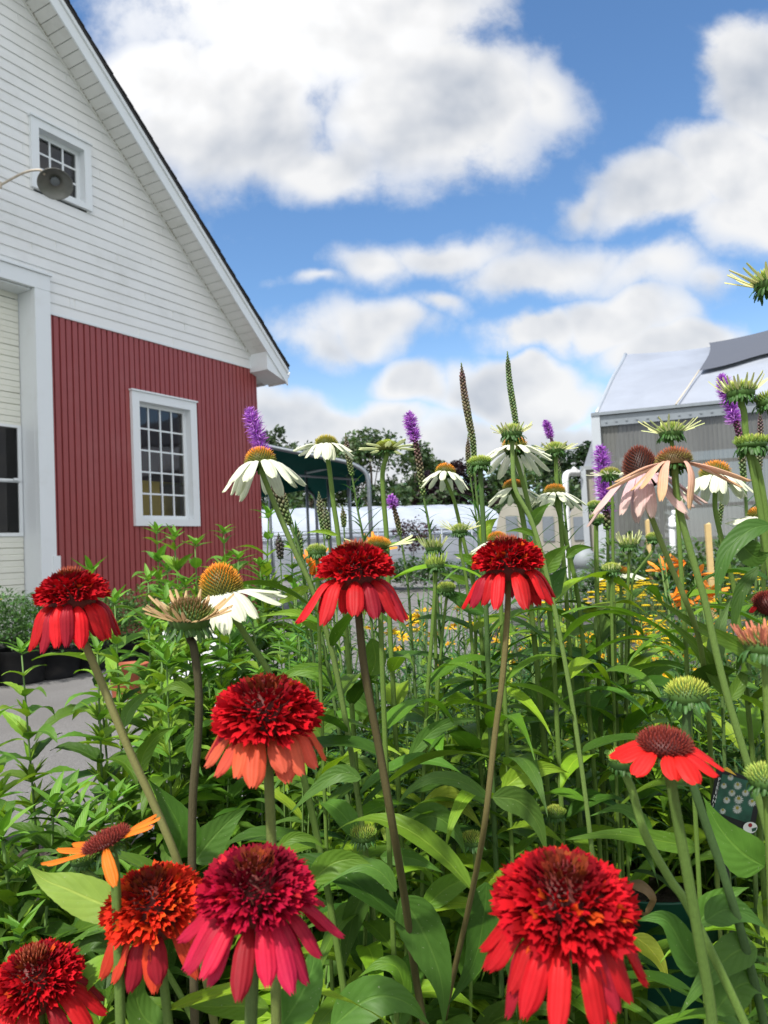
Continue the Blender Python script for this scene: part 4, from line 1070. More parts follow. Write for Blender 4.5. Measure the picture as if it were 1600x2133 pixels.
# ---- singles
FL('single_red', 1385, 1552, .50, 1.12, 3, 6, [(1392, 1600), (1410, 1700), (1432, 1820), (1455, 1950), (1478, 2080), (1490, 2200)], 'single scarlet coneflower with flat short petals and dark red cone at right', 21, rs=.0038, scol=(.085, .15, .03), cr=.0135, ch=.0075, pl=.0205, pw=.0120, np=12, e0=.05, e1=-.55, sl=.004, group='single red and orange coneflowers')
FL('single_orange', 222, 1752, .55, 1.0, -20, 2, [(238, 1800), (242, 1860), (246, 1960), (250, 2100)], 'tilted orange coneflower with dark maroon disc at lower left', 22, rs=.0038, scol=(.10, .17, .035), cr=.0150, ch=.0035, pl=.027, pw=.008, phis=[(-8, .12), (8, .2), (25, .15), (172, .25), (188, .1), (205, .2), (-75, -1.0), (150, .3)], np=8, e0=.15, e1=-.05, sl=.0045, group='single red and orange coneflowers')
FL('tan_spiky', 395, 1290, .70, 1.75, 3, 8, [(404, 1350), (414, 1440), (412, 1540), (402, 1660), (400, 1800), (402, 1950)], 'faded coneflower head with narrow tan rays on dark brown stem, left', 23, rs=.0040, scol=(.045, .045, .018), scol2=(.11, .09, .05), pc=(.60, .42, .22), ct=(.13, .06, .02), pl=.0145, e1=.5, group='coneflower buds', cr=.0105, ch=.0085, np=34)
# ---- whites
FL('white', 462, 1232, .80, 1.38, -6, -2, [(490, 1290), (525, 1345), (560, 1400), (600, 1500), (640, 1650)], 'cream coneflower with tall orange cone and petals swept to the right', 31, rs=.0036, cr=.0135, ch=.0185, ns=380, pl=.037, pw=.011, phis=[(-5, .45), (-22, .1), (-40, -.05), (-62, -.2), (-84, -.35), (-105, -.45), (-125, -.5), (12, .35)], np=8, e0=-.1, e1=-.75, group='white coneflowers')
FL('white', 543, 962, .90, 1.12, -6, -8, [(556, 1010), (585, 1080), (620, 1160), (652, 1230), (690, 1350), (720, 1500)], 'white coneflower in front of the barn corner below a purple spike', 32, rs=.0040, scol=(.12, .19, .045), cr=.0135, ch=.013, pl=.043, pw=.012, np=13, e1=-.95, group='white coneflowers')
FL('white', 680, 926, 1.05, 1.0, 2, -12, [(686, 975), (695, 1050), (706, 1130), (720, 1300), (735, 1500)], 'white coneflower before the green canopy, some petals spread flat', 33, rs=.0042, cr=.0132, ch=.010, pl=.033, pw=.012, phis=[(180, .5), (195, .35), (165, .3), (-150, -.3), (-115, -.5), (-85, -.4), (-50, -.1), (-25, 0), (-5, -.05), (15, .1), (-68, -.6), (90, 0)], np=12, e0=0, e1=-.75, ct=(.42, .34, .02), group='white coneflowers')
FL('yellowgreen', 806, 933, 1.05, 1.0, 2, -4, [(797, 985), (800, 1050), (806, 1130), (812, 1300), (820, 1450)], 'pale yellow green coneflower with petals held level, left of the purple spike', 34, rs=.0042, cr=.0125, ch=.008, pl=.030, pw=.008, np=10, e0=.25, e1=.05, ct=(.30, .38, .03), group='white coneflowers')
FL('white', 928, 984, 1.15, .95, 8, -10, [(945, 1040), (962, 1110), (978, 1180), (1000, 1300), (1010, 1450)], 'white coneflower right of the purple spike, above the far tunnel', 35, rs=.0036, cr=.0132, ch=.012, pl=.036, pw=.010, np=13, e1=-.85, group='white coneflowers')
FL('white', 1072, 932, 1.05, 1.05, 4, -14, [(1088, 1000), (1108, 1080), (1128, 1180), (1150, 1320), (1160, 1500)], 'white coneflower with orange cone right behind a green spiky bud', 36, rs=.0042, cr=.0140, ch=.014, pl=.043, pw=.0105, np=16, e1=-.62, group='white coneflowers')
FL('white', 1070, 1016, 1.1, .95, 2, -6, [(1085, 1060), (1096, 1130), (1105, 1250), (1120, 1400)], 'lower white coneflower directly beneath the one with the spiky bud', 37, rs=.0050, cr=.0132, ch=.010, pl=.038, pw=.011, np=14, e1=-.7, ct=(.55, .17, .01), group='white coneflowers')
FL('white', 1156, 1025, 1.1, .95, 2, -4, [(1168, 1080), (1185, 1150), (1205, 1250), (1220, 1400)], 'white coneflower left of the narrow greenhouse post', 38, rs=.0042, cr=.0135, ch=.009, pl=.038, pw=.011, np=11, e1=-.72, ct=(.60, .20, .01), group='white coneflowers')
FL('white', 1490, 990, 1.0, 1.15, 4, -6, [(1490, 1060), (1505, 1130), (1530, 1230), (1545, 1350)], 'bright white coneflower partly behind the peach one at right', 39, rs=.0042, cr=.0150, ch=.014, pl=.037, pw=.011, np=18, e1=-.95, group='white coneflowers')
FL('white', 1584, 1072, .98, .95, 0, 4, [(1588, 1120), (1592, 1250), (1596, 1400)], 'white coneflower with flat petals at the right edge', 40, rs=.0036, cr=.0132, ch=.008, pl=.030, pw=.010, np=13, e0=-.1, e1=-.35, group='white coneflowers')
FL('white', 1036, 1124, 1.0, .80, -3, 0, [(1040, 1180), (1045, 1300)], 'white coneflower mostly hidden behind the red one right of centre', 41, rs=.0036, cr=.0140, ch=.010, pl=.036, pw=.011, np=12, e1=-.45, ct=(.6, .2, .01), group='white coneflowers')
FL('yellowgreen', 788, 1136, .86, .90, 5, -4, [(790, 1200), (795, 1350)], 'pale cream petals showing behind the central red coneflower', 42, rs=.0036, cr=.0132, ch=.008, pl=.034, pw=.010, phis=[(0, .25), (-18, .1), (20, .3), (180, 0), (90, 0)], np=5, e0=.25, e1=.15, group='white coneflowers')
FL('white', 1292, 1192, 1.3, 1.1, 0, 4, [(1294, 1250), (1296, 1400)], 'flat white coneflower low in front of the yellow yarrow', 43, rs=.0034, cr=.0120, ch=.006, pl=.026, pw=.010, np=14, e0=-.1, e1=-.3, ct=(.6, .22, .01), group='white coneflowers')
FL('pink', 1336, 986, .78, 1.10, -3, -8, [(1348, 1050), (1366, 1100), (1400, 1185), (1432, 1260), (1458, 1340, .82), (1474, 1460, .9), (1482, 1600, 1.0)], 'pink coneflower with big dark brown cone and long drooping petals', 44, rs=.0031, scol=(.17, .25, .06), cr=.0142, ch=.0240, ns=420, sl=.0045, pl=.054, pw=.0115, phis=[(200, .25), (222, 0), (245, -.1), (262, -.3), (290, -.2), (315, 0), (335, .1), (345, .2), (20, .1), (90, 0), (150, .1)], np=11, e0=-.5, e1=-1.0, group='pink coneflowers')
FL('peach', 1404, 962, .74, 1.05, 3, -14, [(1408, 1010), (1415, 1060), (1436, 1140), (1468, 1250), (1490, 1350), (1515, 1450), (1548, 1560), (1590, 1700)], 'faded peach coneflower with flat brown cone and ragged petals at right', 45, rs=.0037, scol=(.12, .20, .045), cr=.0140, ch=.010, pl=.048, pw=.0095, phis=[(185, .15), (195, -.1), (210, -.2), (225, -.45), (-60, -1.0), (-22, .1), (-12, .2), (170, .2)], np=8, e0=-.32, e1=-.72, group='pink coneflowers')
# ---- spiky heads and buds
SP = lambda x, y, Y, s, lab, seed, stem, **k: FL('spiky', x, y, Y, s, k.pop('lean', 0), k.pop('tow', 0), stem, lab, seed, group='coneflower buds', **k)
SP(1066, 903, .95, 1.10, 'green spiky coneflower bud directly above a white bloom', 51, [(1068, 960), (1074, 1020), (1105, 1080), (1130, 1160), (1160, 1290)], rs=.0036, scol=(.15, .24, .06))
SP(1398, 902, .90, 1.15, 'cream rayed bud standing over the peach coneflower', 52, [(1404, 950), (1408, 1010)], rs=.0034, pl=.021, e1=.45, np=24)
SP(1157, 938, 1.1, 1.1, 'pale green rayed bud under a dark purple spike', 53, [(1160, 1000), (1168, 1090), (1180, 1250)], rs=.004, e1=.28, pl=.017, np=26)
SP(1271, 990, 1.15, 1.1, 'small cream daisy like coneflower before a purple spike', 54, [(1276, 1050), (1277, 1150), (1280, 1300)], rs=.003, e1=.05, pl=.018, pc=(.8, .82, .62), np=22, ct=(.30, .28, .04))
SP(1543, 818, .85, 1.25, 'tall cream green spiky bud at upper right before the greenhouse roof', 55, [(1550, 860), (1556, 920), (1572, 1000), (1590, 1100)], rs=.0045, pl=.017, e1=.8)
SP(1566, 926, .85, 1.35, 'flat topped green bud with leafy collar at right edge', 56, [(1580, 980), (1594, 1060), (1612, 1200)], rs=.0045, np=18, pl=.006, e1=1.2, ch=.005, pc=(.35, .5, .1), nb=46)
SP(903, 1142, 1.1, 1.0, 'upper of two stacked green spiky buds left of centre right', 57, [(905, 1180), (906, 1260)], rs=.003, e1=1.0, pl=.018)
SP(907, 1178, 1.05, 1.0, 'lower of two stacked green spiky buds, rays straight up', 58, [(906, 1230), (900, 1320), (890, 1450)], rs=.0034, e1=1.25, pl=.016, pc=(.35, .5, .1))
SP(958, 1106, 1.1, .95, 'green bud with thin spreading rays below a white coneflower', 59, [(960, 1150), (972, 1210), (980, 1300)], rs=.003, e1=.45, pl=.024, np=18)
SP(1000, 966, 1.0, 1.15, 'green button bud on thick stem before the tall bud spike', 60, [(1003, 1020), (1008, 1120), (1012, 1250)], rs=.0042, np=0, ch=.006, scol=(.06, .12, .03))
SP(1311, 1136, 1.15, 1.0, 'cream rayed bud standing upright left of the pink stem', 61, [(1310, 1180), (1306, 1300), (1304, 1400)], rs=.003, e1=1.1, pl=.020)
SP(1362, 1122, 1.2, .9, 'round green bud on a curved stem below the pink coneflower', 62, [(1358, 1150), (1335, 1180), (1318, 1210), (1312, 1300)], rs=.0026, np=0)
SP(1274, 1188, 1.1, 1.0, 'yellow green bud low beside the flat white coneflower', 63, [(1274, 1240), (1276, 1350)], rs=.003, e1=1.3, pl=.008)
SP(1240, 1055, 1.2, .9, 'flat green bud left of the purple spike', 64, [(1240, 1120), (1242, 1250)], rs=.0028, np=8, pl=.006, e1=1.3)
SP(1243, 1082, 1.15, .8, 'small yellow green bud under the flat green bud', 65, [(1244, 1140), (1246, 1250)], rs=.0028, e1=1.3, pl=.008)
SP(1266, 1052, 1.25, .8, 'tiny flat bud just right of the flat green bud', 66, [(1266, 1120), (1266, 1250)], rs=.0028, np=0)
SP(1608, 592, .70, 1.3, 'cream spiky bud at the right edge high against the sky', 67, [(1614, 640), (1620, 800), (1630, 1000)], rs=.004, pl=.020, e1=.5, pc=(.72, .72, .30))
SP(1604, 838, .85, 1.2, 'green bud cut by the right edge above the flat topped one', 68, [(1612, 880), (1620, 1000)], rs=.004, np=0)
SP(1432, 1448, .60, 1.2, 'yellow green bud on dark stem behind the scarlet coneflower', 69, [(1430, 1500), (1436, 1600), (1465, 1700), (1510, 1830), (1560, 2000)], rs=.0036, np=0, scol=(.05, .10, .03), ct=(.42, .46, .06))
SP(1596, 1345, .50, 1.15, 'rusty pink topped bud at the right edge', 70, [(1600, 1420), (1610, 1600)], rs=.004, pc=(.62, .22, .14), ct=(.5, .16, .08), e1=1.1, pl=.012)
SP(1598, 1625, .50, .95, 'green fuzzy bud at the right edge beside the plant card', 71, [(1604, 1700), (1612, 1900)], rs=.004, np=0, ct=(.35, .45, .08))
SP(1158, 1695, 1.05, 1.0, 'small green bud low in the leaves above the largest red bloom', 72, [(1156, 1740), (1150, 1850)], rs=.0026, np=10, pl=.006, e1=1.2, pc=(.2, .38, .06))
SP(757, 1742, .90, 1.1, 'green bud low in the leaves left of the dark centre stem', 73, [(762, 1790), (762, 1900), (758, 2050)], rs=.003, np=16, pl=.008, e1=1.2, pc=(.26, .45, .07))
SP(984, 1752, .95, 1.05, 'small green bud low in the leaves right of the dark centre stem', 74, [(990, 1800), (985, 1900)], rs=.0026, np=12, pl=.006, e1=1.2, pc=(.2, .38, .06))
SP(172, 1790, .75, .9, 'green bud hiding under the orange coneflower', 75, [(200, 1830), (240, 1870)], rs=.003, np=14, pl=.007, e1=1.1, pc=(.2, .38, .06))
SP(1300, 1585, .55, .8, 'fuzzy green bud just left of the scarlet coneflower', 76, [(1318, 1650), (1345, 1740), (1395, 1830), (1440, 1900)], rs=.0032, np=0, scol=(.14, .24, .05), ct=(.3, .42, .08))
SP(660, 1150, 1.0, 1.0, 'green button bud left behind the central red coneflower', 77, [(662, 1200), (666, 1350)], rs=.003, np=10, pl=.006, e1=1.2, pc=(.25, .42, .08))
SP(985, 1165, 1.15, .85, 'half hidden cream bud left of the red coneflower right of centre', 78, [(988, 1220), (990, 1300)], rs=.003, e1=.3, pl=.018)
SP(930, 1228, 1.1, 1.0, 'small green button bud above the dark road gap', 79, [(925, 1290), (915, 1400)], rs=.0026, np=0)
FL('single_red', 1600, 1262, .80, 1.0, 10, 20, [(1606, 1290), (1610, 1400)], 'spent dark coneflower with one red petal cut by the right edge', 80, rs=.003, scol=(.03, .015, .012), cr=.014, ch=.012, pl=.012, pw=.008, np=3, group='single red and orange coneflowers')

# ---- large single leaves in front, each attached to the flower stem it grows from
def hero(seed, pts, Y0, Wpx, col=G_MID, roll=0., Y1=None, fold=.22, prof='lance', serr=.015, wave=.025):
    rt = ROOTS[seed]; r = random.Random(len(pts)*7 + int(pts[0][0])); Y1 = Y0 if Y1 is None else Y1; n = len(pts)
    w_ = [P(x, y, Y0 + (Y1-Y0)*i/(n-1)) for i, (x, y) in enumerate(pts)]; sp = crom(w_, 16 // (n-1) + 2); d = sp[-1] - sp[0]
    if 'near' in dir(): pass
    side = d.cross(Vector((0, 0, CAMH)) - sp[len(sp)//2]).normalized()
    mb = MB(); blade(mb, sp, Wpx*Y0/FPX*.88, leafblue(jit(col, .12, r)), side, float(roll) if roll else 0, fold, prof, serr, wave, 6, r=r, petiole=.1)
    mb.build('leaf', 'leaf', rt, True)
L_, D_, B_, Y_ = G_LIGHT, G_DARK, G_BLUE, (.24, .33, .05)
for a in [
 (12, [(835, 1868), (868, 1915), (903, 1990), (922, 2060), (925, 2150)], .76, 100, (.068, .165, .036), .15), (13, [(1020, 1663), (960, 1628), (900, 1622), (850, 1650), (825, 1685)], .80, 34, B_, .5),
 (13, [(1026, 1660), (1080, 1668), (1120, 1715), (1142, 1790)], .78, 62, B_, .25), (14, [(752, 1622), (705, 1612), (650, 1650), (598, 1700)], .72, 40, B_, .4),
 (12, [(826, 1856), (785, 1812), (730, 1808), (655, 1862)], .76, 44, B_, .3), (12, [(765, 1848), (740, 1900), (722, 1970), (706, 2055)], .85, 52, D_, .2),
 (13, [(1014, 1838), (1008, 1910), (985, 2010), (930, 2100)], .80, 76, D_, .1), (13, [(1046, 1645), (1090, 1612), (1140, 1600), (1188, 1610)], .95, 52, L_, .35),
 (74, [(840, 1722), (900, 1700), (945, 1728), (972, 1785)], .92, 62, B_, .2), (74, [(882, 1892), (930, 1850), (975, 1830), (1030, 1815)], .85, 54, G_MID, .2),
 (74, [(878, 1692), (930, 1660), (970, 1685), (1008, 1730)], 1.0, 50, Y_, .2), (36, [(872, 1498), (915, 1460), (980, 1452), (1042, 1450)], 1.2, 34, L_, .3),
 (35, [(852, 1578), (895, 1528), (945, 1503), (1012, 1498)], 1.0, 36, B_, .3), (35, [(912, 1556), (955, 1556), (1002, 1580)], 1.2, 40, L_, 0),
 (73, [(792, 1785), (860, 1788), (928, 1820)], .90, 38, B_, .2), (73, [(690, 2140), (770, 2080), (840, 2085), (900, 2140)], .72, 92, (.07, .17, .034), .2),
 (73, [(850, 2100), (830, 2020), (790, 2010), (740, 2040)], .80, 44, G_MID, .2), (12, [(655, 1640), (700, 1600), (745, 1590), (775, 1622)], 1.1, 46, G_MID, .2),
 (34, [(700, 1400), (720, 1440), (770, 1480), (790, 1540)], 1.3, 54, B_, .1), (33, [(775, 1330), (782, 1375), (768, 1412), (745, 1436)], 1.1, 52, G_MID, .1),
 (33, [(640, 1560), (690, 1500), (740, 1490), (790, 1500)], 1.2, 46, G_MID, .2), (34, [(950, 1640), (930, 1600), (960, 1560), (1010, 1550)], 1.3, 50, L_, .3),
 (45, [(1592, 1805), (1545, 1775), (1500, 1725), (1462, 1655)], .74, 100, (.085, .19, .036), .2), (44, [(1600, 1395), (1545, 1350), (1450, 1302), (1330, 1222)], .80, 40, G_MID, .3),
 (45, [(1512, 1448), (1490, 1400), (1440, 1335), (1368, 1272)], .85, 42, G_MID, .3), (45, [(1492, 1388), (1492, 1340), (1505, 1290), (1524, 1246)], .85, 40, (.12, .22, .09), .2),
 (45, [(1520, 1460), (1538, 1430), (1550, 1400), (1548, 1370)], .80, 32, G_MID, .2), (44, [(1358, 1732), (1325, 1700), (1285, 1684), (1222, 1702)], 1.0, 34, B_, .4),
 (45, [(1460, 1768), (1380, 1752), (1275, 1738), (1155, 1752)], .95, 44, G_MID, .4), (21, [(1466, 2024), (1430, 1985), (1385, 1915), (1320, 1918)], .62, 74, (.07, .17, .036), .2),
 (21, [(1452, 1928), (1480, 1890), (1520, 1862), (1562, 1848)], .62, 58, (.07, .17, .036), .2), (21, [(1470, 1918), (1510, 1895), (1555, 1905), (1605, 1940)], .60, 66, (.06, .15, .034), .1),
 (21, [(1576, 1975), (1530, 1985), (1470, 2040), (1412, 2118)], .60, 76, (.07, .17, .036), .2), (21, [(1488, 2110), (1530, 2060), (1570, 2050), (1620, 2090)], .60, 80, (.08, .18, .036), .1),
 (44, [(1198, 1503), (1236, 1488), (1294, 1503)], 1.3, 28, L_, .2), (44, [(1330, 1420), (1365, 1392), (1400, 1384), (1436, 1388)], 1.2, 34, G_MID, .2),
 (56, [(1605, 1092), (1560, 1105), (1515, 1150), (1498, 1210), (1490, 1262)], .72, 50, (.05, .125, .028), .3), (56, [(1540, 1130), (1575, 1160), (1605, 1150)], .72, 60, D_, .1),
 (56, [(1580, 1180), (1545, 1230), (1530, 1290), (1528, 1330)], .78, 30, D_, .2), (52, [(1600, 1230), (1560, 1250), (1500, 1262), (1440, 1250)], .95, 20, D_, .2),
 (15, [(262, 1898), (205, 1880), (140, 1852), (92, 1832), (56, 1800)], .62, 88, (.22, .33, .09), .15), (11, [(368, 1790), (378, 1740), (352, 1680), (308, 1622)], .74, 88, (.055, .15, .025), .1),
 (23, [(405, 1796), (435, 1755), (478, 1710), (522, 1676)], .78, 80, (.085, .20, .05), .15), (23, [(410, 1518), (402, 1552), (408, 1590), (424, 1618)], .72, 36, (.11, .25, .07), .1),
 (11, [(258, 1515), (270, 1478), (298, 1450), (326, 1443)], .78, 30, (.10, .22, .06), .3), (23, [(408, 1452), (375, 1430), (350, 1434), (322, 1458)], .76, 24, G_MID, .3),
 (11, [(291, 1612), (300, 1570), (330, 1530), (369, 1512)], .76, 38, G_MID, .3), (15, [(350, 2150), (300, 2120), (285, 2060), (330, 1990)], .60, 70, (.08, .18, .036), .1),
 (16, [(585, 2140), (628, 2070), (652, 2010), (655, 1955)], .56, 90, (.09, .22, .06), .1), (16, [(560, 2100), (500, 2096), (440, 2098), (375, 2092)], .60, 56, G_MID, .2),
 (16, [(645, 1840), (690, 1800), (735, 1790), (775, 1800)], .70, 60, G_MID, .2), (14, [(575, 1770), (610, 1745), (650, 1748), (680, 1772)], .68, 26, G_MID, .3),
 (15, [(250, 1990), (200, 1960), (165, 1990), (160, 2040)], .70, 44, D_, .2), (22, [(244, 1900), (200, 1880), (170, 1900), (150, 1935)], .68, 40, D_, .2),
 (36, [(1006, 1132), (1012, 1102), (1024, 1088), (1038, 1078)], 1.05, 30, L_, .1), (36, [(1108, 1098), (1116, 1076), (1130, 1060), (1149, 1046)], 1.02, 30, G_MID, .1),
 (36, [(1136, 1194), (1148, 1170), (1166, 1150), (1186, 1134)], 1.02, 44, G_MID, .1), (37, [(1142, 1250), (1150, 1225), (1166, 1198), (1184, 1178)], 1.04, 48, (.05, .14, .03), .1),
 (38, [(1180, 1162), (1196, 1146), (1216, 1140), (1240, 1142)], 1.08, 22, G_MID, .2), (35, [(1002, 1182), (978, 1166), (960, 1158), (943, 1154)], 1.1, 22, G_MID, .2),
 (35, [(976, 1214), (950, 1204), (912, 1192)], 1.1, 20, G_MID, .2), (60, [(1008, 1278), (975, 1258), (935, 1238), (878, 1222)], 1.1, 38, (.055, .15, .03), .2),
 (36, [(1122, 1118), (1095, 1106), (1075, 1104), (1052, 1108)], 1.02, 15, G_MID, .2), (34, [(672, 1316), (640, 1290), (600, 1276), (535, 1286)], 1.1, 30, L_, .3),
 (32, [(645, 1222), (612, 1238), (588, 1252), (566, 1266)], .95, 26, L_, .2), (33, [(704, 1116), (680, 1108), (655, 1107), (632, 1112)], 1.0, 11, L_, .1),
 (32, [(700, 1430), (660, 1400), (610, 1400), (570, 1440)], 1.2, 40, G_MID, .2), (38, [(1215, 1400), (1240, 1350), (1275, 1320), (1320, 1318)], 1.3, 34, G_MID, .3),
 (38, [(1205, 1480), (1190, 1420), (1200, 1370), (1230, 1340)], 1.3, 44, D_, .2), (37, [(1100, 1420), (1120, 1470), (1120, 1530), (1100, 1590)], 1.3, 56, D_, .1)]:
    hero(a[0], a[1], a[2], a[3], a[4], a[5])
rt = ROOTS[21]; mb = MB(); sp = crom([P(1395, 1830, .9), P(1340, 1826, .9), P(1300, 1835, .9)], 5)
blade(mb, crom([P(1310, 1838, 1.2), P(1345, 1845, 1.2), P(1368, 1875, 1.2), P(1345, 1905, 1.2), P(1330, 1890, 1.18)], 5), .024, (.30, .19, .09), Vector((0, 1, .3)), 1.2, .5, 'lance', 0, .08, 4); mb.build('dry_leaf', 'leaf_small', rt, True)
rt = ROOTS[21]; mb = MB(); blade(mb, crom([P(1318, 1948, .95), P(1352, 1975, .95), P(1378, 2010, .95), P(1398, 2068, .95)], 5), .024, (.36, .42, .05), Vector((1, 0, .5)), .3, .3, 'lance', 0, .04, 4); mb.build('yellow_leaf', 'leaf', rt, True)

# ---- blazing stars
LI = liatris
LI([(518, 852), (530, 885), (545, 935), (560, 985), (590, 1060), (615, 1120), (640, 1200)], 1.15, 19, .36, .34, 'purple blazing star leaning left in front of the barn corner', 101, leaflen=.05)
LI([(851, 860), (862, 905), (873, 960), (882, 1030), (893, 1090), (905, 1180), (915, 1300)], 1.2, 15, .14, .26, 'blazing star with a rounded purple tip in the middle of the sky line', 102, leaflen=.075)
LI([(961, 756), (966, 810), (976, 870), (986, 925), (990, 1000), (1000, 1100), (1010, 1250)], 1.3, 8, 0, .42, 'tall unopened blazing star spike, left of the two tallest', 103, leaflen=.08, cbud=(.10, .05, .05))
LI([(1057, 732), (1061, 790), (1070, 850), (1078, 900), (1095, 1000), (1110, 1100), (1120, 1250)], 1.35, 7, 0, .38, 'tall green unopened blazing star spike, right of the two tallest', 104, leaflen=.08, cbud=(.08, .12, .05))
LI([(720, 902), (724, 940), (735, 1000), (745, 1060), (758, 1130), (770, 1250)], 1.3, 7, 0, .26, 'unopened blazing star spike with reddish tip beside the canopy post', 105, leaflen=.10, cbud=(.10, .05, .05))
LI([(814, 1032), (820, 1055), (830, 1095), (840, 1150), (850, 1220), (856, 1300)], 1.35, 12, .10, .22, 'small blazing star with a tuft of purple against the white tunnel', 106, leaflen=.03)
LI([(1136, 876), (1147, 910), (1158, 945), (1170, 1010), (1180, 1100), (1190, 1250)], 1.3, 9, .10, .22, 'dark magenta blazing star tip above the pale green rayed bud', 107, leaflen=.06, cbud=(.12, .02, .10))
LI([(1250, 930), (1255, 970), (1260, 1040), (1262, 1060), (1266, 1130), (1270, 1260)], 1.25, 19, .42, .10, 'fat purple blazing star before the greenhouse corner post', 108, leaflen=.05)
LI([(1503, 782), (1515, 825), (1530, 870), (1542, 915), (1548, 980), (1555, 1060), (1560, 1180), (1560, 1300)], 1.1, 16, .20, .22, 'purple blazing star leaning before the greenhouse roof edge', 109, leaflen=.06, cbud=(.10, .02, .07))
LI([(1583, 850), (1584, 900), (1582, 960), (1578, 1040), (1575, 1150), (1575, 1300)], 1.2, 7, 0, .40, 'thin green bud spike at the right edge behind the flat topped bud', 110, leaflen=.04, cbud=(.09, .05, .06))
LI([(975, 905), (976, 960), (985, 1030), (995, 1100), (1000, 1200)], 1.45, 6, 0, .30, 'short bud spike behind the tall left spike', 111, leaflen=.09, cbud=(.09, .05, .05))
LI([(664, 1024), (668, 1060), (674, 1110), (680, 1180)], 1.6, 8, 0, .55, 'stubby green bud spike, left of the pair below the white bloom', 112, leafy=False, cbud=(.09, .09, .05))
LI([(676, 1046), (680, 1080), (685, 1130), (690, 1200)], 1.55, 8, 0, .5, 'stubby green bud spike, right of the pair below the white bloom', 113, leafy=False, cbud=(.09, .09, .05))
LI([(713, 1052), (716, 1080), (718, 1130), (722, 1200)], 1.6, 7, 0, .30, 'short brown green bud spike between canopy posts', 114, leaflen=.03, cbud=(.10, .07, .04))
LI([(616, 1090), (622, 1120), (628, 1170), (634, 1240)], 1.4, 9, 0, .45, 'green bud spike in front of the left end of the tunnel', 115, leaflen=.06, cbud=(.08, .10, .04))
LI([(580, 1110), (583, 1140), (586, 1200)], 1.9, 9, 0, .6, 'dark withered bud spike next to the barn corner', 116, leafy=False, cbud=(.03, .02, .02), cbud2=(.03, .03, .02))
LI([(1515, 965), (1512, 1010), (1500, 1080), (1500, 1180)], 1.2, 6, 0, .6, 'thin green bud spike right of the bright white coneflower', 117, leaflen=.03, cbud=(.09, .11, .05))
LI([(584, 1010), (600, 1060), (618, 1120), (632, 1190), (640, 1250)], 1.3, 7, 0, .2, 'leafy blazing star stem behind the white coneflower at the barn corner', 118, leaflen=.08)
# ================================================================== POTS AND CARD
def pot(loc, R=.11, H=.20, mat='black_plastic', label='', cat='pot', group=None, grit=True):
    rt = root('nursery_pot', label, cat, loc, group=group); x, y, z = loc
    mb = MB(); mb.lathe([(0, .001), (R*.78, .002), (R*.80, .01), (R*.96, H*.86), (R*1.0, H*.87), (R*1.02, H*.985), (R*1.05, H), (R*1.02, H*1.005), (R*.97, H*.99), (R*.95, H*.84), (R*.93, H*.80)], loc, 32); mb.build('body', mat, rt, True)
    mb = MB(); r = random.Random(int(x*1000)); k = 14; vs, fs = [Vector((x, y, z+H*.84))], []
    for i in range(1, 6):
        for j in range(k): a = 2*math.pi*j/k; vs.append(Vector((x+math.cos(a)*R*.94*i/5, y+math.sin(a)*R*.94*i/5, z+H*.82 + r.uniform(-.006, .008))))
    for j in range(k): fs.append((0, 1+j, 1+(j+1) % k))
    for i in range(4):
        for j in range(k): fs.append((1+i*k+j, 1+(i+1)*k+j, 1+(i+1)*k+(j+1) % k, 1+i*k+(j+1) % k))
    mb.add(vs, fs); 
    for i in range(60):
        a = r.uniform(0, 6.28); q = R*.9*math.sqrt(r.random()); p = Vector((x+math.cos(a)*q, y+math.sin(a)*q, z+H*.84)); s = r.uniform(.003, .008)
        d = Vector((r.gauss(0, 1), r.gauss(0, 1), r.gauss(0, .4))).normalized(); e = d.orthogonal().normalized()
        mb.add([p - d*s, p + e*s*.4, p + d*s, p + Z*s*.5], [(0, 1, 3), (1, 2, 3), (2, 0, 3)])
    mb.build('soil', 'soil', rt); return rt
proto_pot = pot((.30, 2.02, .012), .105, .19, 'black_plastic', 'black plastic nursery pot standing on the dark mat under the plants', 'pot', 'black pots under the flower bed')
finish(proto_pot)
POTS = []; POTL = [proto_pot]
pr_ = random.Random(31)
for row, y in enumerate((1.62, 1.9, 2.2, 2.5, 2.8)):
    x = -1.05 + .12*(row % 2)
    while x < (1.9 + row*.25):
        if not (x < -.35 and y > 2.0): POTS.append((x + pr_.uniform(-.02, .02), y + pr_.uniform(-.02, .02)))
        x += .27 if row < 3 else .3
for x, y in POTS:
    if abs(x - .30) < .12 and abs(y - 2.02) < .12: continue
    if abs(x - .47) < .28 and y < 1.75: continue
    POTL.append(dup(proto_pot, (x, y, .012), pr_.uniform(0, 6), pr_.uniform(.95, 1.1)))
gpot = pot((.47, 1.52, .012), .150, .255, 'green_plastic', 'dark green plastic nursery pot at lower right behind the largest red bloom', 'pot'); finish(gpot)
tcp = P(265, 1335, 5.2); tcp.z = .004
o = pot(tcp, .13, .22, 'terracotta', 'terracotta pot on the pavement in front of the red barn wall', 'pot'); o.name = 'terracotta_pot'; finish(o)
o = pot(Vector((-.66, 1.40, .012)), .15, .17, 'terracotta', 'wide terracotta red bowl at lower left under the leaves', 'pot'); o.name = 'terracotta_bowl'; finish(o)
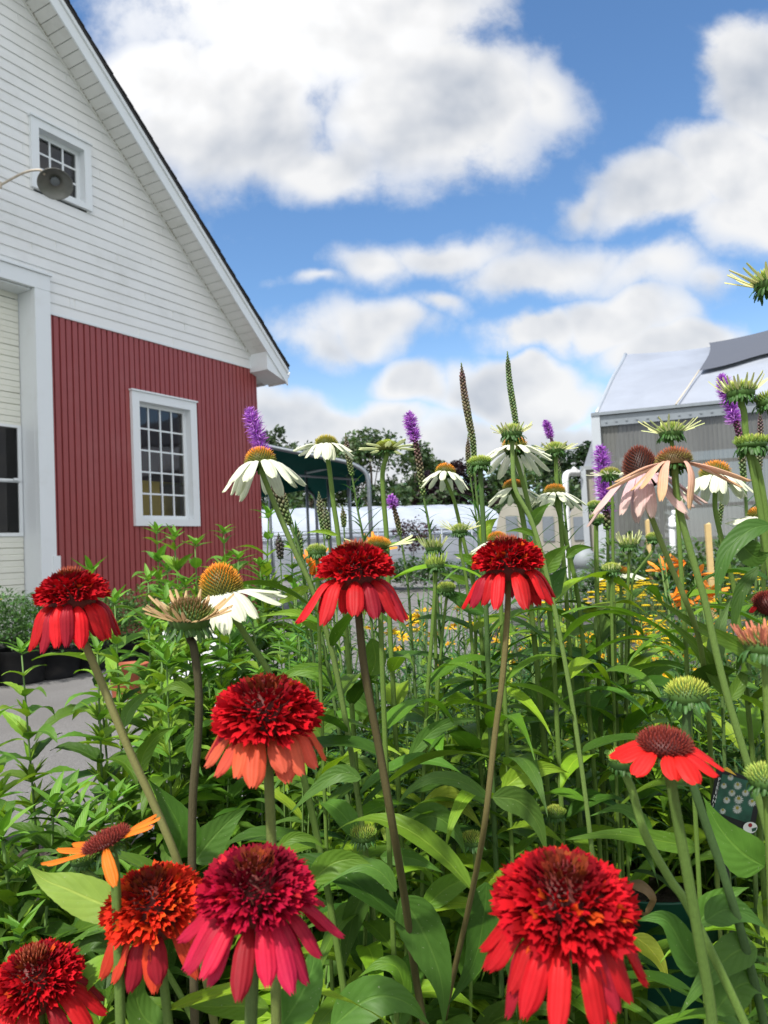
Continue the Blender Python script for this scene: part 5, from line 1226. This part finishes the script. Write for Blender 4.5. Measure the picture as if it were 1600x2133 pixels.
# plant card
cc = P(1532, 1655, .98)
card = root('plant_card', 'black plant care card with white daisy photo and lettering, standing at right', 'plant card', (cc.x, cc.y, 0))
ta = math.radians(-9.5)
cu = Vector((math.cos(ta), .10, math.sin(ta))).normalized(); cv_ = Vector((-cu.z, -.12, cu.x)).normalized(); cn_ = cu.cross(cv_).normalized()
def cp(u, v, d=0): return cc + cu*u + cv_*v - cn_*d*-1
k_ = .98/FPX                                    # metres per photo pixel at the card
def cpx(x, y, d): 
    o_ = Vector((0, 0, CAMH)); rr_ = ray(x, y); base_ = cc + cn_*d; return o_ + rr_*((base_ - o_).dot(cn_)/rr_.dot(cn_))
sg = 1 if cn_.y < 0 else -1
mb = MB(); q = [cpx(1494, 1598, 0), cpx(1590, 1628, 0), cpx(1566, 1760, 0), cpx(1470, 1735, 0)]; qq = [p - cn_*sg*.001 for p in q]
mb.add(q + qq, [(0, 1, 2, 3), (7, 6, 5, 4), (0, 4, 5, 1), (1, 5, 6, 2), (2, 6, 7, 3), (3, 7, 4, 0)]); mb.build('card', 'card_black', card)
mb = MB(); mb.add([cpx(x, y, sg*.0006) for x, y in ((1505, 1612), (1580, 1632), (1562, 1716), (1486, 1690))], [(0, 1, 2, 3)]); mb.build('picture', 'card_green', card)
mb = MB(); mg = MB(); r = random.Random(4)
for (fx, fy, fs_) in ((1537, 1635, 8), (1525, 1650, 7), (1514, 1665, 7), (1539, 1664, 9), (1536, 1684, 9), (1567, 1670, 8), (1508, 1635, 6), (1553, 1650, 7), (1506, 1688, 6), (1522, 1618, 6), (1571, 1648, 6)):
    for k in range(12):
        a = k*math.pi/6 + .2; b = .16
        mb.add([cpx(fx, fy, sg*.0011), cpx(fx+math.cos(a-b)*fs_*.75, fy+2+math.sin(a-b)*fs_*.75, sg*.0011), cpx(fx+math.cos(a)*fs_*1.25, fy+2+math.sin(a)*fs_*1.2, sg*.0011), cpx(fx+math.cos(a+b)*fs_*.75, fy+2+math.sin(a+b)*fs_*.75, sg*.0011)], [(0, 1, 2, 3)])
    mg.add([cpx(fx+math.cos(j*.785)*fs_*.42, fy-1+math.sin(j*.785)*fs_*.42, sg*.0016) for j in range(8)], [tuple(range(8))])
mb.build('daisy_print', 'card_white', card); mg.build('daisy_centre_print', 'card_gold', card)
mb = MB(); mb.add([cpx(x, y, sg*.0007) for x, y in ((1503, 1602), (1515, 1598), (1522, 1603), (1535, 1616))], [(0, 1, 2, 3)]); mb.build('yellow_corner', 'card_yellow', card)
mb = MB(); mb.add([cpx(1563+math.cos(j*.393)*15, 1724+math.sin(j*.393)*12, sg*.0012) for j in range(16)], [tuple(range(16))]); mb.build('badge', 'card_white', card)
mb = MB(); mb.add([cpx(1563+math.cos(j*.785)*4.5, 1719+math.sin(j*.785)*4.5, sg*.0017) for j in range(8)], [tuple(range(8))]); mb.build('badge_rose', 'card_red', card)
mb = MB(); mb.add([cpx(x, y, sg*.0017) for x, y in ((1566, 1726), (1577, 1723), (1575, 1730), (1567, 1733))], [(0, 1, 2, 3)]); mb.build('badge_leaf', 'card_green', card)
for i, ch in enumerate('PERENNIAL'):
    cvx, cvy = 1498.5 - i*2.15, 1624 + i*9.0
    if cvy > 1725: break
    tx = bpy.data.curves.new('letter', 'FONT'); tx.body = ch; tx.size = 10.5*k_; tx.align_x = 'CENTER'; tx.align_y = 'CENTER'
    to = bpy.data.objects.new('letter_tmp', tx); COL.objects.link(to)
    dg = bpy.context.evaluated_depsgraph_get(); me = bpy.data.meshes.new_from_object(to.evaluated_get(dg)); bpy.data.objects.remove(to)
    R3 = Matrix((cu, cv_, cu.cross(cv_))).transposed(); pos = cpx(cvx, cvy, sg*.0012)
    m2 = MB(); m2.add([pos + R3 @ v.co for v in me.vertices], [tuple(p.vertices) for p in me.polygons]); m2.build('letter', 'card_white', card)
mb = MB(); mb.tube([cpx(1520, 1745, -sg*.002), cpx(1512, 1800, -sg*.002), Vector((cc.x, cc.y, .02))], .003, 6); mb.build('stake', 'card_black', card)
finish(card)
for x, y, Y, s, lab in ((1190, 1555, 1.7, .018, 'small yellow plant tag deep among the stems right of centre'), (1060, 1320, 2.2, .012, 'tiny pale tag in the leaves below the red bloom')):
    c = P(x, y, Y); mb = MB(); mb.box((c.x-s, c.y, c.z-s*.9), (c.x+s, c.y+.001, c.z+s*.9)); mb.box((c.x-s*.25, c.y+.0015, .02), (c.x+s*.25, c.y+.003, c.z)); tag(mb.build('plant_tag', 'tag_yellow', origin=(c.x, c.y, 0)), lab, 'plant tag')
wb = P(345, 1262, 4.6); mb = MB(); mb.box((wb.x-.03, wb.y, 0), (wb.x+.04, wb.y+.3, wb.z+.02)); mb.box((wb.x+.045, wb.y, 0), (wb.x+.3, wb.y+.3, wb.z-.1)); tag(mb.build('white_crate', 'pvc', origin=(wb.x, wb.y, 0)), 'white crate half hidden behind the spiky tan bloom', 'crate')

# ================================================================== FILLER PLANTS
def jit3(r, a): return Vector((r.gauss(0, a), r.gauss(0, a), r.gauss(0, a)))
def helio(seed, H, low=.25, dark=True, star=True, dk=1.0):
    r = random.Random(seed); rt = root('leafy_perennial', 'x', 'plant'); st = MB(); lf = MB()
    for s_ in range(2):
        h = H*r.uniform(.78, 1.0) if s_ else H; b = Vector((r.uniform(-.05, .05), r.uniform(-.05, .05), 0)); tip = Vector((b.x*2 + r.uniform(-.05, .05), b.y*2 + r.uniform(-.05, .05), h))
        pts = crom([b, b.lerp(tip, .4) + Vector((r.uniform(-.015, .015), r.uniform(-.015, .015), 0)), tip], 7)
        st.tube(pts, [.0034*(1-.5*i/14) for i in range(15)], 6, STEM_DK if dark else (.08, .12, .035), (.10, .19, .045))
        z = low*h + r.uniform(0, .04); k = 0; a0 = r.uniform(0, 3)
        while z < h*.985:
            t = z/h; i = min(13, int(t*14)); p = pts[i].lerp(pts[i+1], t*14-i); L = (.108 + .035*math.sin(math.pi*min(1, t*1.05)))*r.uniform(.85, 1.15); L *= (1 if t < .85 else 1 - (t-.85)*4.0); 
            up = .25 + .9*max(0, t-.6)*2
            for q in (0, 1):
                an = a0 + k*1.571 + q*math.pi + r.uniform(-.25, .25); d = Vector((math.cos(an), math.sin(an), up + r.uniform(-.2, .2)))
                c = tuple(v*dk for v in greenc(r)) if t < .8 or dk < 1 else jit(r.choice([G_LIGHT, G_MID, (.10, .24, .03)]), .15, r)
                leaf(lf, p, d, L, L*.32*r.uniform(.8, 1.2), c, r.uniform(.4, 1.7)*(1.25-.6*t), ns=13, prof='ovate', serr=.07, wave=.035, fold=.35, roll=r.uniform(-.5, .5), r=r, petiole=.10)
                if t > .55 and r.random() < .35 and star:      # axillary shoot
                    for w_ in range(5):
                        an2 = an + r.uniform(-1.2, 1.2); d2 = Vector((math.cos(an2)*.5, math.sin(an2)*.5, r.uniform(.5, 1.2))); leaf(lf, p + Z*.004, d2, L*r.uniform(.3, .5), L*.12, jit(G_LIGHT, .15, r), r.uniform(.1, .5), ns=6, prof='ovate', r=r, roll=r.uniform(-.6, .6))
            z += .058*(1 if t < .7 else .62)*r.uniform(.85, 1.15); k += 1
        for w_ in range(7 if star else 4):
            an = w_*2.4; d = Vector((math.cos(an), math.sin(an), .35 + .13*w_)); leaf(lf, tip + Z*.002*w_, d, r.uniform(.03, .055), .013, jit((.13, .29, .035), .15, r), r.uniform(-.1, .5), ns=8, prof='ovate', fold=.4, r=r)
    st.build('stems', 'stem', rt, True); lf.build('leaves', 'leaf', rt, True); finish(rt); return rt
def coneplant(seed, H, n=4, bud=True, wide=1.0, light=0):
    r = random.Random(seed); rt = root('coneflower_plant', 'x', 'plant'); st = MB(); lf = MB()
    for s_ in range(n):
        h = H*r.uniform(.6, 1.0); an0 = r.uniform(0, 6.28); b = Vector((r.uniform(-.05, .05), r.uniform(-.05, .05), 0)); lean = r.uniform(.02, .12)*wide
        tip = b + Vector((math.cos(an0)*lean, math.sin(an0)*lean, h)); pts = crom([b, b.lerp(tip, .5) + Vector((r.uniform(-.02, .02), r.uniform(-.02, .02), 0)), tip], 6)
        sc0 = r.choice([(.08, .14, .035), (.12, .20, .045), (.055, .05, .02)]); st.tube(pts, [.0026*(1-.4*i/12) for i in range(13)], 6, sc0, (.12, .21, .05))
        z = .06; k = 0
        while z < h*.93:
            t = z/h; i = min(11, int(t*12)); p = pts[i].lerp(pts[i+1], t*12-i); an = k*2.4 + r.uniform(-.4, .4); L = (.19 - .09*t)*r.uniform(.8, 1.2)
            leaf(lf, p, Vector((math.cos(an), math.sin(an), r.uniform(.35, 1.1))), L, L*r.uniform(.17, .27), greenc(r, light and r.random() < .7), r.uniform(.6, 1.6), ns=12, prof='lance', serr=.02, wave=.05, fold=.3, roll=r.uniform(-.7, .7), r=r)
            z += .042*r.uniform(.7, 1.4); k += 1
        if bud and r.random() < .6:
            F = Frame(tip, (tip - pts[-2]), .8); mb_ = st; 
            for q in range(26):
                a = q*2.4; d = F.d(math.cos(a), math.sin(a), r.uniform(-.3, 1.6)); leaf(lf, tip, d, .012, .003, jit((.16, .30, .05), .2, r), .3, ns=3, across=2, prof='linear', r=r)
    for q in range(6):                                          # basal leaves
        an = r.uniform(0, 6.28); L = r.uniform(.14, .22); leaf(lf, Vector((0, 0, .02)), Vector((math.cos(an), math.sin(an), r.uniform(.8, 1.8))), L, L*.28, greenc(r), r.uniform(.8, 1.4), ns=12, serr=.02, wave=.05, r=r, roll=r.uniform(-.6, .6))
    st.build('stems', 'stem', rt, True); lf.build('leaves', 'leaf', rt, True); finish(rt); return rt
def grassy(seed, H, n=60, W=.007, col=(.055, .15, .035)):
    r = random.Random(seed); rt = root('grassy_plant', 'x', 'plant'); lf = MB()
    for i in range(n):
        an = r.uniform(0, 6.28); b = Vector((math.cos(an), math.sin(an), 0))*r.uniform(0, .05); leaf(lf, b, Vector((math.cos(an), math.sin(an), r.uniform(1.6, 4.5))), H*r.uniform(.6, 1.25), W*r.uniform(.6, 1.2), jit(col, .3, r), r.uniform(.5, 1.5), ns=9, prof='strap', across=2, fold=.5, wave=0, r=r)
    lf.build('leaves', 'leaf_small', rt, True); finish(rt); return rt
def liaplant(seed, H, n=4):
    r = random.Random(seed); rt = root('blazing_star_foliage', 'x', 'plant'); st = MB(); lf = MB()
    for s_ in range(n):
        h = H*r.uniform(.7, 1); b = Vector((r.uniform(-.06, .06), r.uniform(-.06, .06), 0)); tip = b*1.6 + Vector((r.uniform(-.04, .04), r.uniform(-.04, .04), h)); st.tube([b, b.lerp(tip, .5), tip], [.003, .0025, .0012], 6, (.10, .17, .04))
        for k in range(75):
            t = (k+1)/76; p = b.lerp(tip, t); an = k*2.4; L = (.16*(1-t) + .035)*r.uniform(.8, 1.2); leaf(lf, p, Vector((math.cos(an), math.sin(an), r.uniform(.5, 1.3))), L, .0042, jit((.05, .135, .035), .3, r), r.uniform(.5, 1.3), ns=6, prof='linear', across=2, wave=0, r=r)
    st.build('stems', 'stem', rt, True); lf.build('leaves', 'leaf_small', rt, True); finish(rt); return rt
def yarrow(seed, H, n=13, heads=True, kind='yarrow'):
    r = random.Random(seed); rt = root(kind, 'x', 'plant'); st = MB(); lf = MB()
    for s_ in range(n):
        h = H*r.uniform(.75, 1.05); an = r.uniform(0, 6.28); b = Vector((math.cos(an), math.sin(an), 0))*r.uniform(0, .14); tip = b*1.5 + Vector((0, 0, h)); st.tube([b, b.lerp(tip, .5) + jit3(r, .01), tip], [.002, .0018, .0014], 5, (.10, .17, .04))
        for k in range(26):
            t = (k+.5)/27; p = b.lerp(tip, t*.95); a = k*2.4 + r.random(); L = r.uniform(.035, .075)*(1.15-.5*t)
            leaf(lf, p, Vector((math.cos(a), math.sin(a), r.uniform(.3, 1.2))), L, .006, jit(r.choice([(.06, .15, .035), (.09, .19, .04), (.045, .11, .03)]), .25, r), r.uniform(.3, 1), ns=5, prof='linear', across=2, wave=0, r=r)
        if heads:
            fl = MB()
            if kind == 'yarrow':
                
                if r.random() < .35: continue
                R = r.uniform(.022, .040)
                for q in range(34):
                    rr_ = R*math.sqrt((q+.5)/34); a = q*2.4; c = tip + Vector((math.cos(a)*rr_, math.sin(a)*rr_, .004 - rr_*rr_*4)); s = .0062
                    col = jit((.78, .58, .02), .15, r); hx = [c + Vector((math.cos(g)*s, math.sin(g)*s, r.uniform(-.001, .001))) for g in (0, 1.05, 2.1, 3.14, 4.2, 5.25)]; fl.add([c + Z*.004] + hx + [c - Z*.012], [(0, 1+j, 1+(j+1) % 6) for j in range(6)] + [(7, 1+(j+1) % 6, 1+j) for j in range(6)], None, [col]*7 + [(.2, .3, .05)])
            else:
                A = Vector((r.gauss(0, .4), r.gauss(0, .4) - .2, 1)); F = Frame(tip, A, 1); col = jit((.82, .48, .012), .12, r)
                for q in range(8): petal(fl, F, q*.785, .004, 0, r.uniform(.014, .02), .008, .15, r.uniform(-.2, .2), col, None, r, ns=3, notch=.1)
                dome(fl, F, .005, .004, 0, (.55, .25, .01), 8, 3)
            fl.build('flower_head', 'petal', rt)
    st.build('stems', 'stem', rt, True); lf.build('leaves', 'leaf_small', rt, True)
    finish(rt); return rt
def daylily(seed, label, loc, tops):
    """tops: (photo x, y, Y, heading degrees) of each trumpet"""
    r = random.Random(seed); rt = root('daylily', label, 'daylily', loc); st = MB(); lf = MB(); L0 = Vector(loc)
    for (x, y, Y, hd) in tops:
        fl = MB()
        c = P(x, y, Y); h = math.radians(hd); A = Vector((math.cos(h), -.25, math.sin(h))); st.tube(crom([L0 + Vector((r.uniform(-.03, .03), 0, .02)), L0.lerp(c, .6) + Vector((0, 0, .03)), c - A.normalized()*.055], 5), .0028, 6, (.10, .18, .04))
        F = Frame(c, A, 1)
        for q in range(6):
            petal(fl, F, q*1.047, .003, -.055, .078, .018, 1.35, .35 if q % 2 else .5, jit((.85, .24, .015), .12, r), clampc(jit((.88, .36, .06), .1, r)), r, ns=8, notch=.02, bend=.95, curl=.25)
        fl.build('trumpet', 'petal', rt, True)
    for i in range(26):
        an = r.uniform(0, 6.28); leaf(lf, L0 + Vector((math.cos(an), math.sin(an), 0))*.03, Vector((math.cos(an), math.sin(an), r.uniform(1.5, 4))), r.uniform(.3, .5), .011, jit((.07, .17, .035), .2, r), r.uniform(.8, 1.5), ns=9, prof='strap', across=2, fold=.5, wave=0, r=r)
    st.build('stems', 'stem', rt, True); lf.build('leaves', 'leaf_small', rt, True); finish(rt); return rt
def mound(seed, R=.28, H=.28, cols=((.07, .16, .045), (.10, .21, .07), (.045, .11, .03)), n=700, ls=.05, flowers=0):
    r = random.Random(seed); rt = root('bedding_plant', 'x', 'plant'); lf = MB()
    for i in range(n):
        a = r.uniform(0, 6.28); u = r.random()**.5; el = r.random(); q = Vector((math.cos(a)*R*u, math.sin(a)*R*u, H*(1-u*u*.75)*(.35 + .65*r.random()**.4)))
        leaf(lf, q, Vector((math.cos(a)+r.gauss(0, .5), math.sin(a)+r.gauss(0, .5), r.uniform(.1, 1.3))), ls*r.uniform(.6, 1.3), ls*.42, jit(r.choice(cols), .2, r), r.uniform(.2, 1), ns=4, prof='ovate', across=2, r=r)
    for i in range(flowers):
        a = r.uniform(0, 6.28); u = r.random()**.5; F = Frame(Vector((math.cos(a)*R*u, math.sin(a)*R*u, H*(1.02-u*u*.7))), (0, 0, 1), 1)
        for q in range(6): petal(lf, F, q*1.05, .003, 0, .02, .016, .3, 0, (.8, .6, .05), None, r, ns=3)
    lf.build('leaves', 'leaf_small', rt, True); finish(rt); return rt
pr = random.Random(99)
LM = [((150, 1250), 'the leftmost red bloom'), ((395, 1285), 'the spiky tan bloom'), ((462, 1230), 'the tall orange cone'), ((545, 980), 'the white bloom at the barn corner'), ((740, 1200), 'the central red bloom'), ((1058, 1180), 'the right centre red bloom'),
 ((555, 1510), 'the salmon fringed red bloom'), ((222, 1752), 'the tilted orange bloom'), ((533, 1880), 'the crimson bloom'), ((1180, 1940), 'the largest red bloom'), ((1385, 1556), 'the scarlet single bloom'), ((80, 2060), 'the corner red bloom'), ((1336, 1000), 'the pink bloom'), ((1404, 962), 'the peach bloom'),
 ((1530, 1660), 'the plant card'), ((1330, 1800), 'the green pot'), ((340, 950), 'the red wall window'), ((680, 930), 'the white bloom before the canopy'), ((855, 900), 'the upright purple spike'), ((1250, 980), 'the purple spike by the corner post'), ((1420, 1200), 'the orange daylilies'), ((1100, 1000), 'the cluster of white blooms'), ((50, 1380), 'the pots by the barn door'), ((1590, 1080), 'the right edge white bloom'), ((930, 1200), 'the stacked green buds'), ((768, 1000), 'the canopy post'), ((1216, 1165), 'the round grey tank'), ((1474, 1100), 'the thicker wooden stake')]
USED = set()
def place_label(base, p):
    x, y = px_of(p); L = sorted(LM, key=lambda l: (l[0][0]-x)**2 + ((l[0][1]-y)*.8)**2)
    for (lx, ly), nm in L:
        dx, dy = x-lx, y-ly
        side = ('left of' if dx < 0 else 'right of') if abs(dx) > abs(dy)*.8 else ('below' if dy > 0 else 'above')
        d = math.hypot(dx, dy); ads = ['just ', ''] if d < 130 else (['', 'a little '] if d < 300 else ['far '])
        both = ('lower ' if dy > 60 else 'higher ' if dy < -60 else '') if side in ('left of', 'right of') else ''
        for ad in ads:
            t = '%s %s%s%s %s' % (base, both and both + 'and ', ad, side, nm)
            if t not in USED: USED.add(t); return t
    return base
def scatter(protos, pts, label, group, cat='plant', zb=.0, short=None, H=.5):
    short = short or ' '.join(label.split()[:4])
    used = [False]*len(protos)
    for (x, y, s) in pts:
        i = pr.randrange(len(protos)); o = protos[i]
        if not used[i]: o.location = (x, y, zb); o.rotation_euler.z = pr.uniform(0, 6.28); o.scale = (s,)*3; o['label'] = place_label(short, (x, y, zb + H*s)); o['group'] = group; o['category'] = cat; used[i] = True
        else: dup(o, (x, y, zb), pr.uniform(0, 6.28), s, place_label(short, (x, y, zb + H*s)), group)
    for i, u in enumerate(used):
        if not u:
            for ch in list(protos[i].children): bpy.data.objects.remove(ch)
            bpy.data.objects.remove(protos[i])
def px_pt(x, ytop, Y, H):      # foot position and scale so that a plant of height H tops out at that pixel
    p = P(x, ytop, Y); return (p.x, p.y, p.z/H)
# left bed: leafy perennials with star shaped tips
hp = [helio(s, .85) for s in (1, 2, 3, 4, 5)]; hb = [helio(s, .85, low=.52) for s in (6, 7, 8)]
pts = [px_pt(x, y, Y, .85) for x, y, Y in (
  (440, 1085, 2.05), (500, 1110, 2.2), (395, 1140, 1.9), (370, 1112, 2.5), (560, 1150, 2.0), (480, 1170, 1.75), (600, 1180, 2.1),
  (420, 1240, 1.6), (530, 1230, 1.6), (620, 1240, 1.75), (455, 1330, 1.45), (560, 1320, 1.5), (640, 1330, 1.6), (500, 1400, 1.4))]
scatter(hp, pts, 'leafy green perennial with serrated leaves and a star shaped shoot tip in the left bed', 'leafy perennials in the left bed', short='leafy star tipped perennial', H=.85)
pts = [px_pt(x, y, Y, .85) for x, y, Y in ((262, 1195, 1.7), (330, 1210, 1.9), (300, 1262, 1.5), (370, 1310, 1.5), (160, 1365, 1.35), (300, 1385, 1.3), (-10, 1480, 1.15), (400, 1370, 1.35))]
scatter(hb, pts, 'bare stemmed perennial with a star shaped leafy top', 'bare stemmed perennials in the left bed', short='bare stemmed star tipped perennial', H=.85)
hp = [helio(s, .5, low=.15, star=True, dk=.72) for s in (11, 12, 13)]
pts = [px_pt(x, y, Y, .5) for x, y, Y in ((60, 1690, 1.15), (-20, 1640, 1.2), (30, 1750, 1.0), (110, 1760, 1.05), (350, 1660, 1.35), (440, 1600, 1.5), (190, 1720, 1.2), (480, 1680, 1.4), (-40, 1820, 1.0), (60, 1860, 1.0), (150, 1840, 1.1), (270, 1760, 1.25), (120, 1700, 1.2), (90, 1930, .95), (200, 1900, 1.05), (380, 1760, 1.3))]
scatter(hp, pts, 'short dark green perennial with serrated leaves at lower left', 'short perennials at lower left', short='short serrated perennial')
# centre and right: coneflower foliage
cpn = [coneplant(s, .8, n=3 + s % 3, light=s % 2) for s in (21, 22, 23, 24, 25, 26)]
lst = [(700, 1320, 1.7), (640, 1420, 1.5), (760, 1380, 1.6), (830, 1330, 1.9), (900, 1290, 2.2), (860, 1420, 1.5), (960, 1330, 1.9), (1040, 1300, 2.2), (1000, 1420, 1.5), (1090, 1380, 1.6), (1160, 1230, 1.9), (1140, 1360, 1.6), (1210, 1290, 1.9), (1250, 1370, 1.6), (1310, 1330, 2.0), (1360, 1400, 1.6), (1420, 1330, 2.0), (1480, 1290, 1.7), (1540, 1230, 1.5), (1590, 1180, 1.4), (1500, 1400, 1.5), (1580, 1380, 1.35), (1620, 1280, 1.6), (1100, 1180, 2.1), (1020, 1260, 2.6), (1180, 1330, 2.4), (1300, 1400, 2.5)]
lst += [(720, 1540, 1.4), (900, 1540, 1.4), (1060, 1520, 1.4), (1450, 1500, 1.5), (1600, 1480, 1.6)]
lst += [(680, 1380, 1.25), (760, 1460, 1.2), (840, 1500, 1.25), (930, 1440, 1.3), (1010, 1480, 1.25), (1090, 1450, 1.25), (1170, 1420, 1.5), (1240, 1400, 1.75), (1130, 1560, 1.2), (960, 1580, 1.2), (870, 1620, 1.15), (1400, 1400, 1.8), (600, 1500, 1.25), (1290, 1280, 1.7), (1400, 1260, 1.7), (1000, 1330, 1.6), (1080, 1300, 1.7)]
lst += [(590, 1165, 2.3), (650, 1215, 2.0), (700, 1250, 1.9), (780, 1290, 1.8), (860, 1250, 2.1), (930, 1275, 1.9), (980, 1240, 2.2), (1060, 1230, 2.2), (1120, 1200, 2.0), (1170, 1180, 2.2), (1230, 1200, 1.9), (1280, 1240, 2.1), (1340, 1260, 1.8), (1390, 1290, 1.7), (1460, 1240, 2.1), (1520, 1200, 1.9), (1570, 1230, 1.6), (1440, 1330, 1.5), (1200, 1270, 1.6), (880, 1340, 1.6), (1550, 1320, 1.7)]
pts = [px_pt(x, y, Y, .8) for x, y, Y in lst]
scatter(cpn, pts, 'green coneflower plant with lance shaped leaves and upright stems in the centre bed', 'coneflower foliage in the centre bed', short='tall coneflower foliage', H=.8)
cpn = [coneplant(s, .42, n=2, bud=True, wide=1.6) for s in (31, 32, 33)]
pts = [px_pt(x, y, Y, .42) for x, y, Y in ((640, 1640, 1.3), (700, 1740, 1.25), (820, 1700, 1.35), (930, 1690, 1.3), (1080, 1660, 1.35), (610, 1800, 1.2), (880, 1800, 1.25), (1560, 1880, 1.1), (980, 1850, 1.2))]
scatter(cpn, pts, 'low clump of broad coneflower leaves near the pots', 'low coneflower clumps near the pots', short='low broad leaved clump', H=.42)
gp_ = [grassy(s, .5) for s in (41, 42, 43)]
pts = [px_pt(x, y, Y, .42) for x, y, Y in ((850, 1330, 2.3), (950, 1380, 2.2), (1040, 1400, 2.2), (1130, 1420, 2.3), (1240, 1410, 2.3), (1340, 1430, 2.2), (1440, 1420, 2.2), (780, 1360, 2.5), (1530, 1450, 2.0), (900, 1360, 2.7), (1180, 1350, 2.8), (1390, 1370, 2.8), (1000, 1340, 2.8))]
scatter(gp_, pts, 'clump of thin arching grassy leaves behind the coneflowers', 'grassy clumps behind the coneflowers', short='grassy clump')
lp = [liaplant(s, .62) for s in (51, 52)]
pts = [px_pt(x, y, Y, .62) for x, y, Y in ((740, 1160, 1.7), (880, 1180, 1.6), (1020, 1150, 1.7), (1200, 1180, 1.7), (1140, 1150, 1.9), (660, 1200, 1.8), (1560, 1140, 1.5), (970, 1220, 1.8), (1260, 1200, 1.9), (1490, 1220, 1.8))]
scatter(lp, pts, 'leafy blazing star stems with fine needle like leaves', 'blazing star foliage', short='needle leaved stems', H=.62)
# yellow beds
yp = [yarrow(s, .5) for s in (61, 62, 63)]
pts = []
for i in range(38):
    y = pr.uniform(3.9, 8.6); x0 = (y-3)*.10 + .85; x = pr.uniform(max(x0, .27*y), .56*y + .2); pts.append((x, y, pr.uniform(.62, 1.08)))
for x, y, Y in ((1180, 1262, 4.4), (880, 1278, 3.8)): pts.append(px_pt(x, y, Y, .5))
scatter(yp, pts, 'fine leaved yarrow with flat yellow flower heads behind the coneflowers', 'yellow yarrow bed', zb=.0, short='flat headed yellow yarrow')
yp = [yarrow(s, .45, kind='coreopsis') for s in (71, 72)]
pts = [px_pt(x, y, Y, .45) for x, y, Y in ((1180, 1290, 3.2), (1260, 1300, 3.2), (1340, 1305, 3.1), (1420, 1310, 3.1), (1500, 1300, 3.1), (1560, 1290, 3.2), (1230, 1335, 2.8), (1330, 1345, 2.8), (1110, 1310, 3.0), (1040, 1310, 3.1), (870, 1262, 3.3), (900, 1300, 3.0), (1600, 1250, 3.4), (1450, 1350, 2.8))]
scatter(yp, pts, 'tickseed clump dotted with small golden daisies', 'golden tickseed clumps', short='golden tickseed', H=.45)
p = P(1420, 1300, 2.9); daylily(81, 'orange daylily with trumpet blooms in front of the yarrow at right', (p.x, 2.9, .02), [(1372, 1170, 2.9, 120), (1402, 1182, 2.9, 200), (1468, 1178, 2.9, 50), (1430, 1232, 2.8, 30), (1410, 1250, 2.8, 170), (1490, 1215, 2.9, 70), (1480, 1242, 2.7, 20)])
p = P(655, 1250, 2.4); daylily(82, 'peach orange daylily blooms behind the leaves left of the central red bloom', (p.x, 2.4, .02), [(650, 1150, 2.4, 100), (665, 1165, 2.4, 60), (795, 1125, 2.4, 60)])
# bedding plants by the barn, at left
mp = [mound(s, .36, .52, n=900, flowers=2 if s == 91 else 0) for s in (91, 92, 93)]
pts = []; potl = []
for i, (x, yt, Y) in enumerate(((-40, 1232, 6.0), (40, 1236, 6.1), (110, 1240, 6.3), (170, 1240, 6.6), (235, 1238, 6.9), (290, 1225, 7.2), (350, 1215, 7.5), (0, 1225, 6.9), (90, 1232, 7.1), (200, 1228, 7.5))):
    t_ = P(x, yt, Y); pts.append((t_.x, t_.y, 1.0)); potl.append((t_.x, t_.y, t_.z))
bl = 'bushy green bedding plant in a black pot before the barn door'
used = {}
for i, ((x, y, s), (_, _, zt)) in enumerate(zip(pts, potl)):
    k = i % 3; o = mp[k]; zz_ = max(.12, zt - .50)
    if k not in used: o.location = (x, y, zz_); o['label'] = bl; o['group'] = 'bedding plants before the barn'; used[k] = 1
    else: o = dup(o, (x, y, zz_), pr.uniform(0, 6), 1, bl, 'bedding plants before the barn')
    q = dup(proto_pot, (x, y, .005), pr.uniform(0, 6), 1.0, 'black nursery pot on the pavement by the barn door', 'black pots before the barn'); q.scale = (2.1, 2.1, (zz_ + .06)/.19)
# far plant stock beyond the road and silver plants at the greenhouse
mp = [mound(s, .5, .45, cols=((.05, .11, .03), (.07, .14, .045), (.035, .07, .025)), n=320, ls=.09) for s in (95, 96)]
pts = [px_pt(x, y, Y, .45) for x, y, Y in ((860, 1158, 17), (890, 1160, 17), (925, 1168, 17.5), (960, 1170, 18), (1000, 1165, 18), (1040, 1160, 17), (830, 1165, 17.5), (800, 1170, 18), (1075, 1150, 16), (1110, 1150, 16), (1145, 1148, 15.5), (740, 1172, 18), (700, 1175, 18), (1180, 1160, 15))]
scatter(mp, pts, 'green nursery stock standing in a row across the pavement', 'nursery stock across the pavement', short='far nursery plant', H=.45)
mp = [mound(s, .45, .5, cols=((.07, .15, .04), (.16, .22, .20), (.10, .19, .05)), n=420, ls=.08) for s in (97, 98)]
pts = [px_pt(x, y, Y, .5) for x, y, Y in ((1300, 1150, 9.5), (1340, 1140, 9.6), (1380, 1160, 9.4), (1430, 1150, 9.6), (1480, 1150, 9.4), (1530, 1140, 9.2), (1580, 1130, 9.0), (1270, 1165, 9.8), (1320, 1110, 10.3), (1450, 1120, 10.2), (1600, 1100, 9.8), (1550, 1105, 10.2))]
scatter(mp, pts, 'grey green shrub growing along the foot of the greenhouse wall', 'shrubs along the greenhouse wall', short='grey green shrub')
for o in list(bpy.data.objects):
    for k in ('_o', '_keep'):
        if k in o: del o[k]
for o in POTL: o['label'] = place_label('black nursery pot', o.location + Z*.19)
for o in bpy.data.objects:
    if o.get('group') in ('bedding plants before the barn', 'black pots before the barn'):
        o['label'] = place_label('bushy bedding plant' if o['group'][0:4] == 'bedd' else 'wide black pot', o.location + Z*.3)
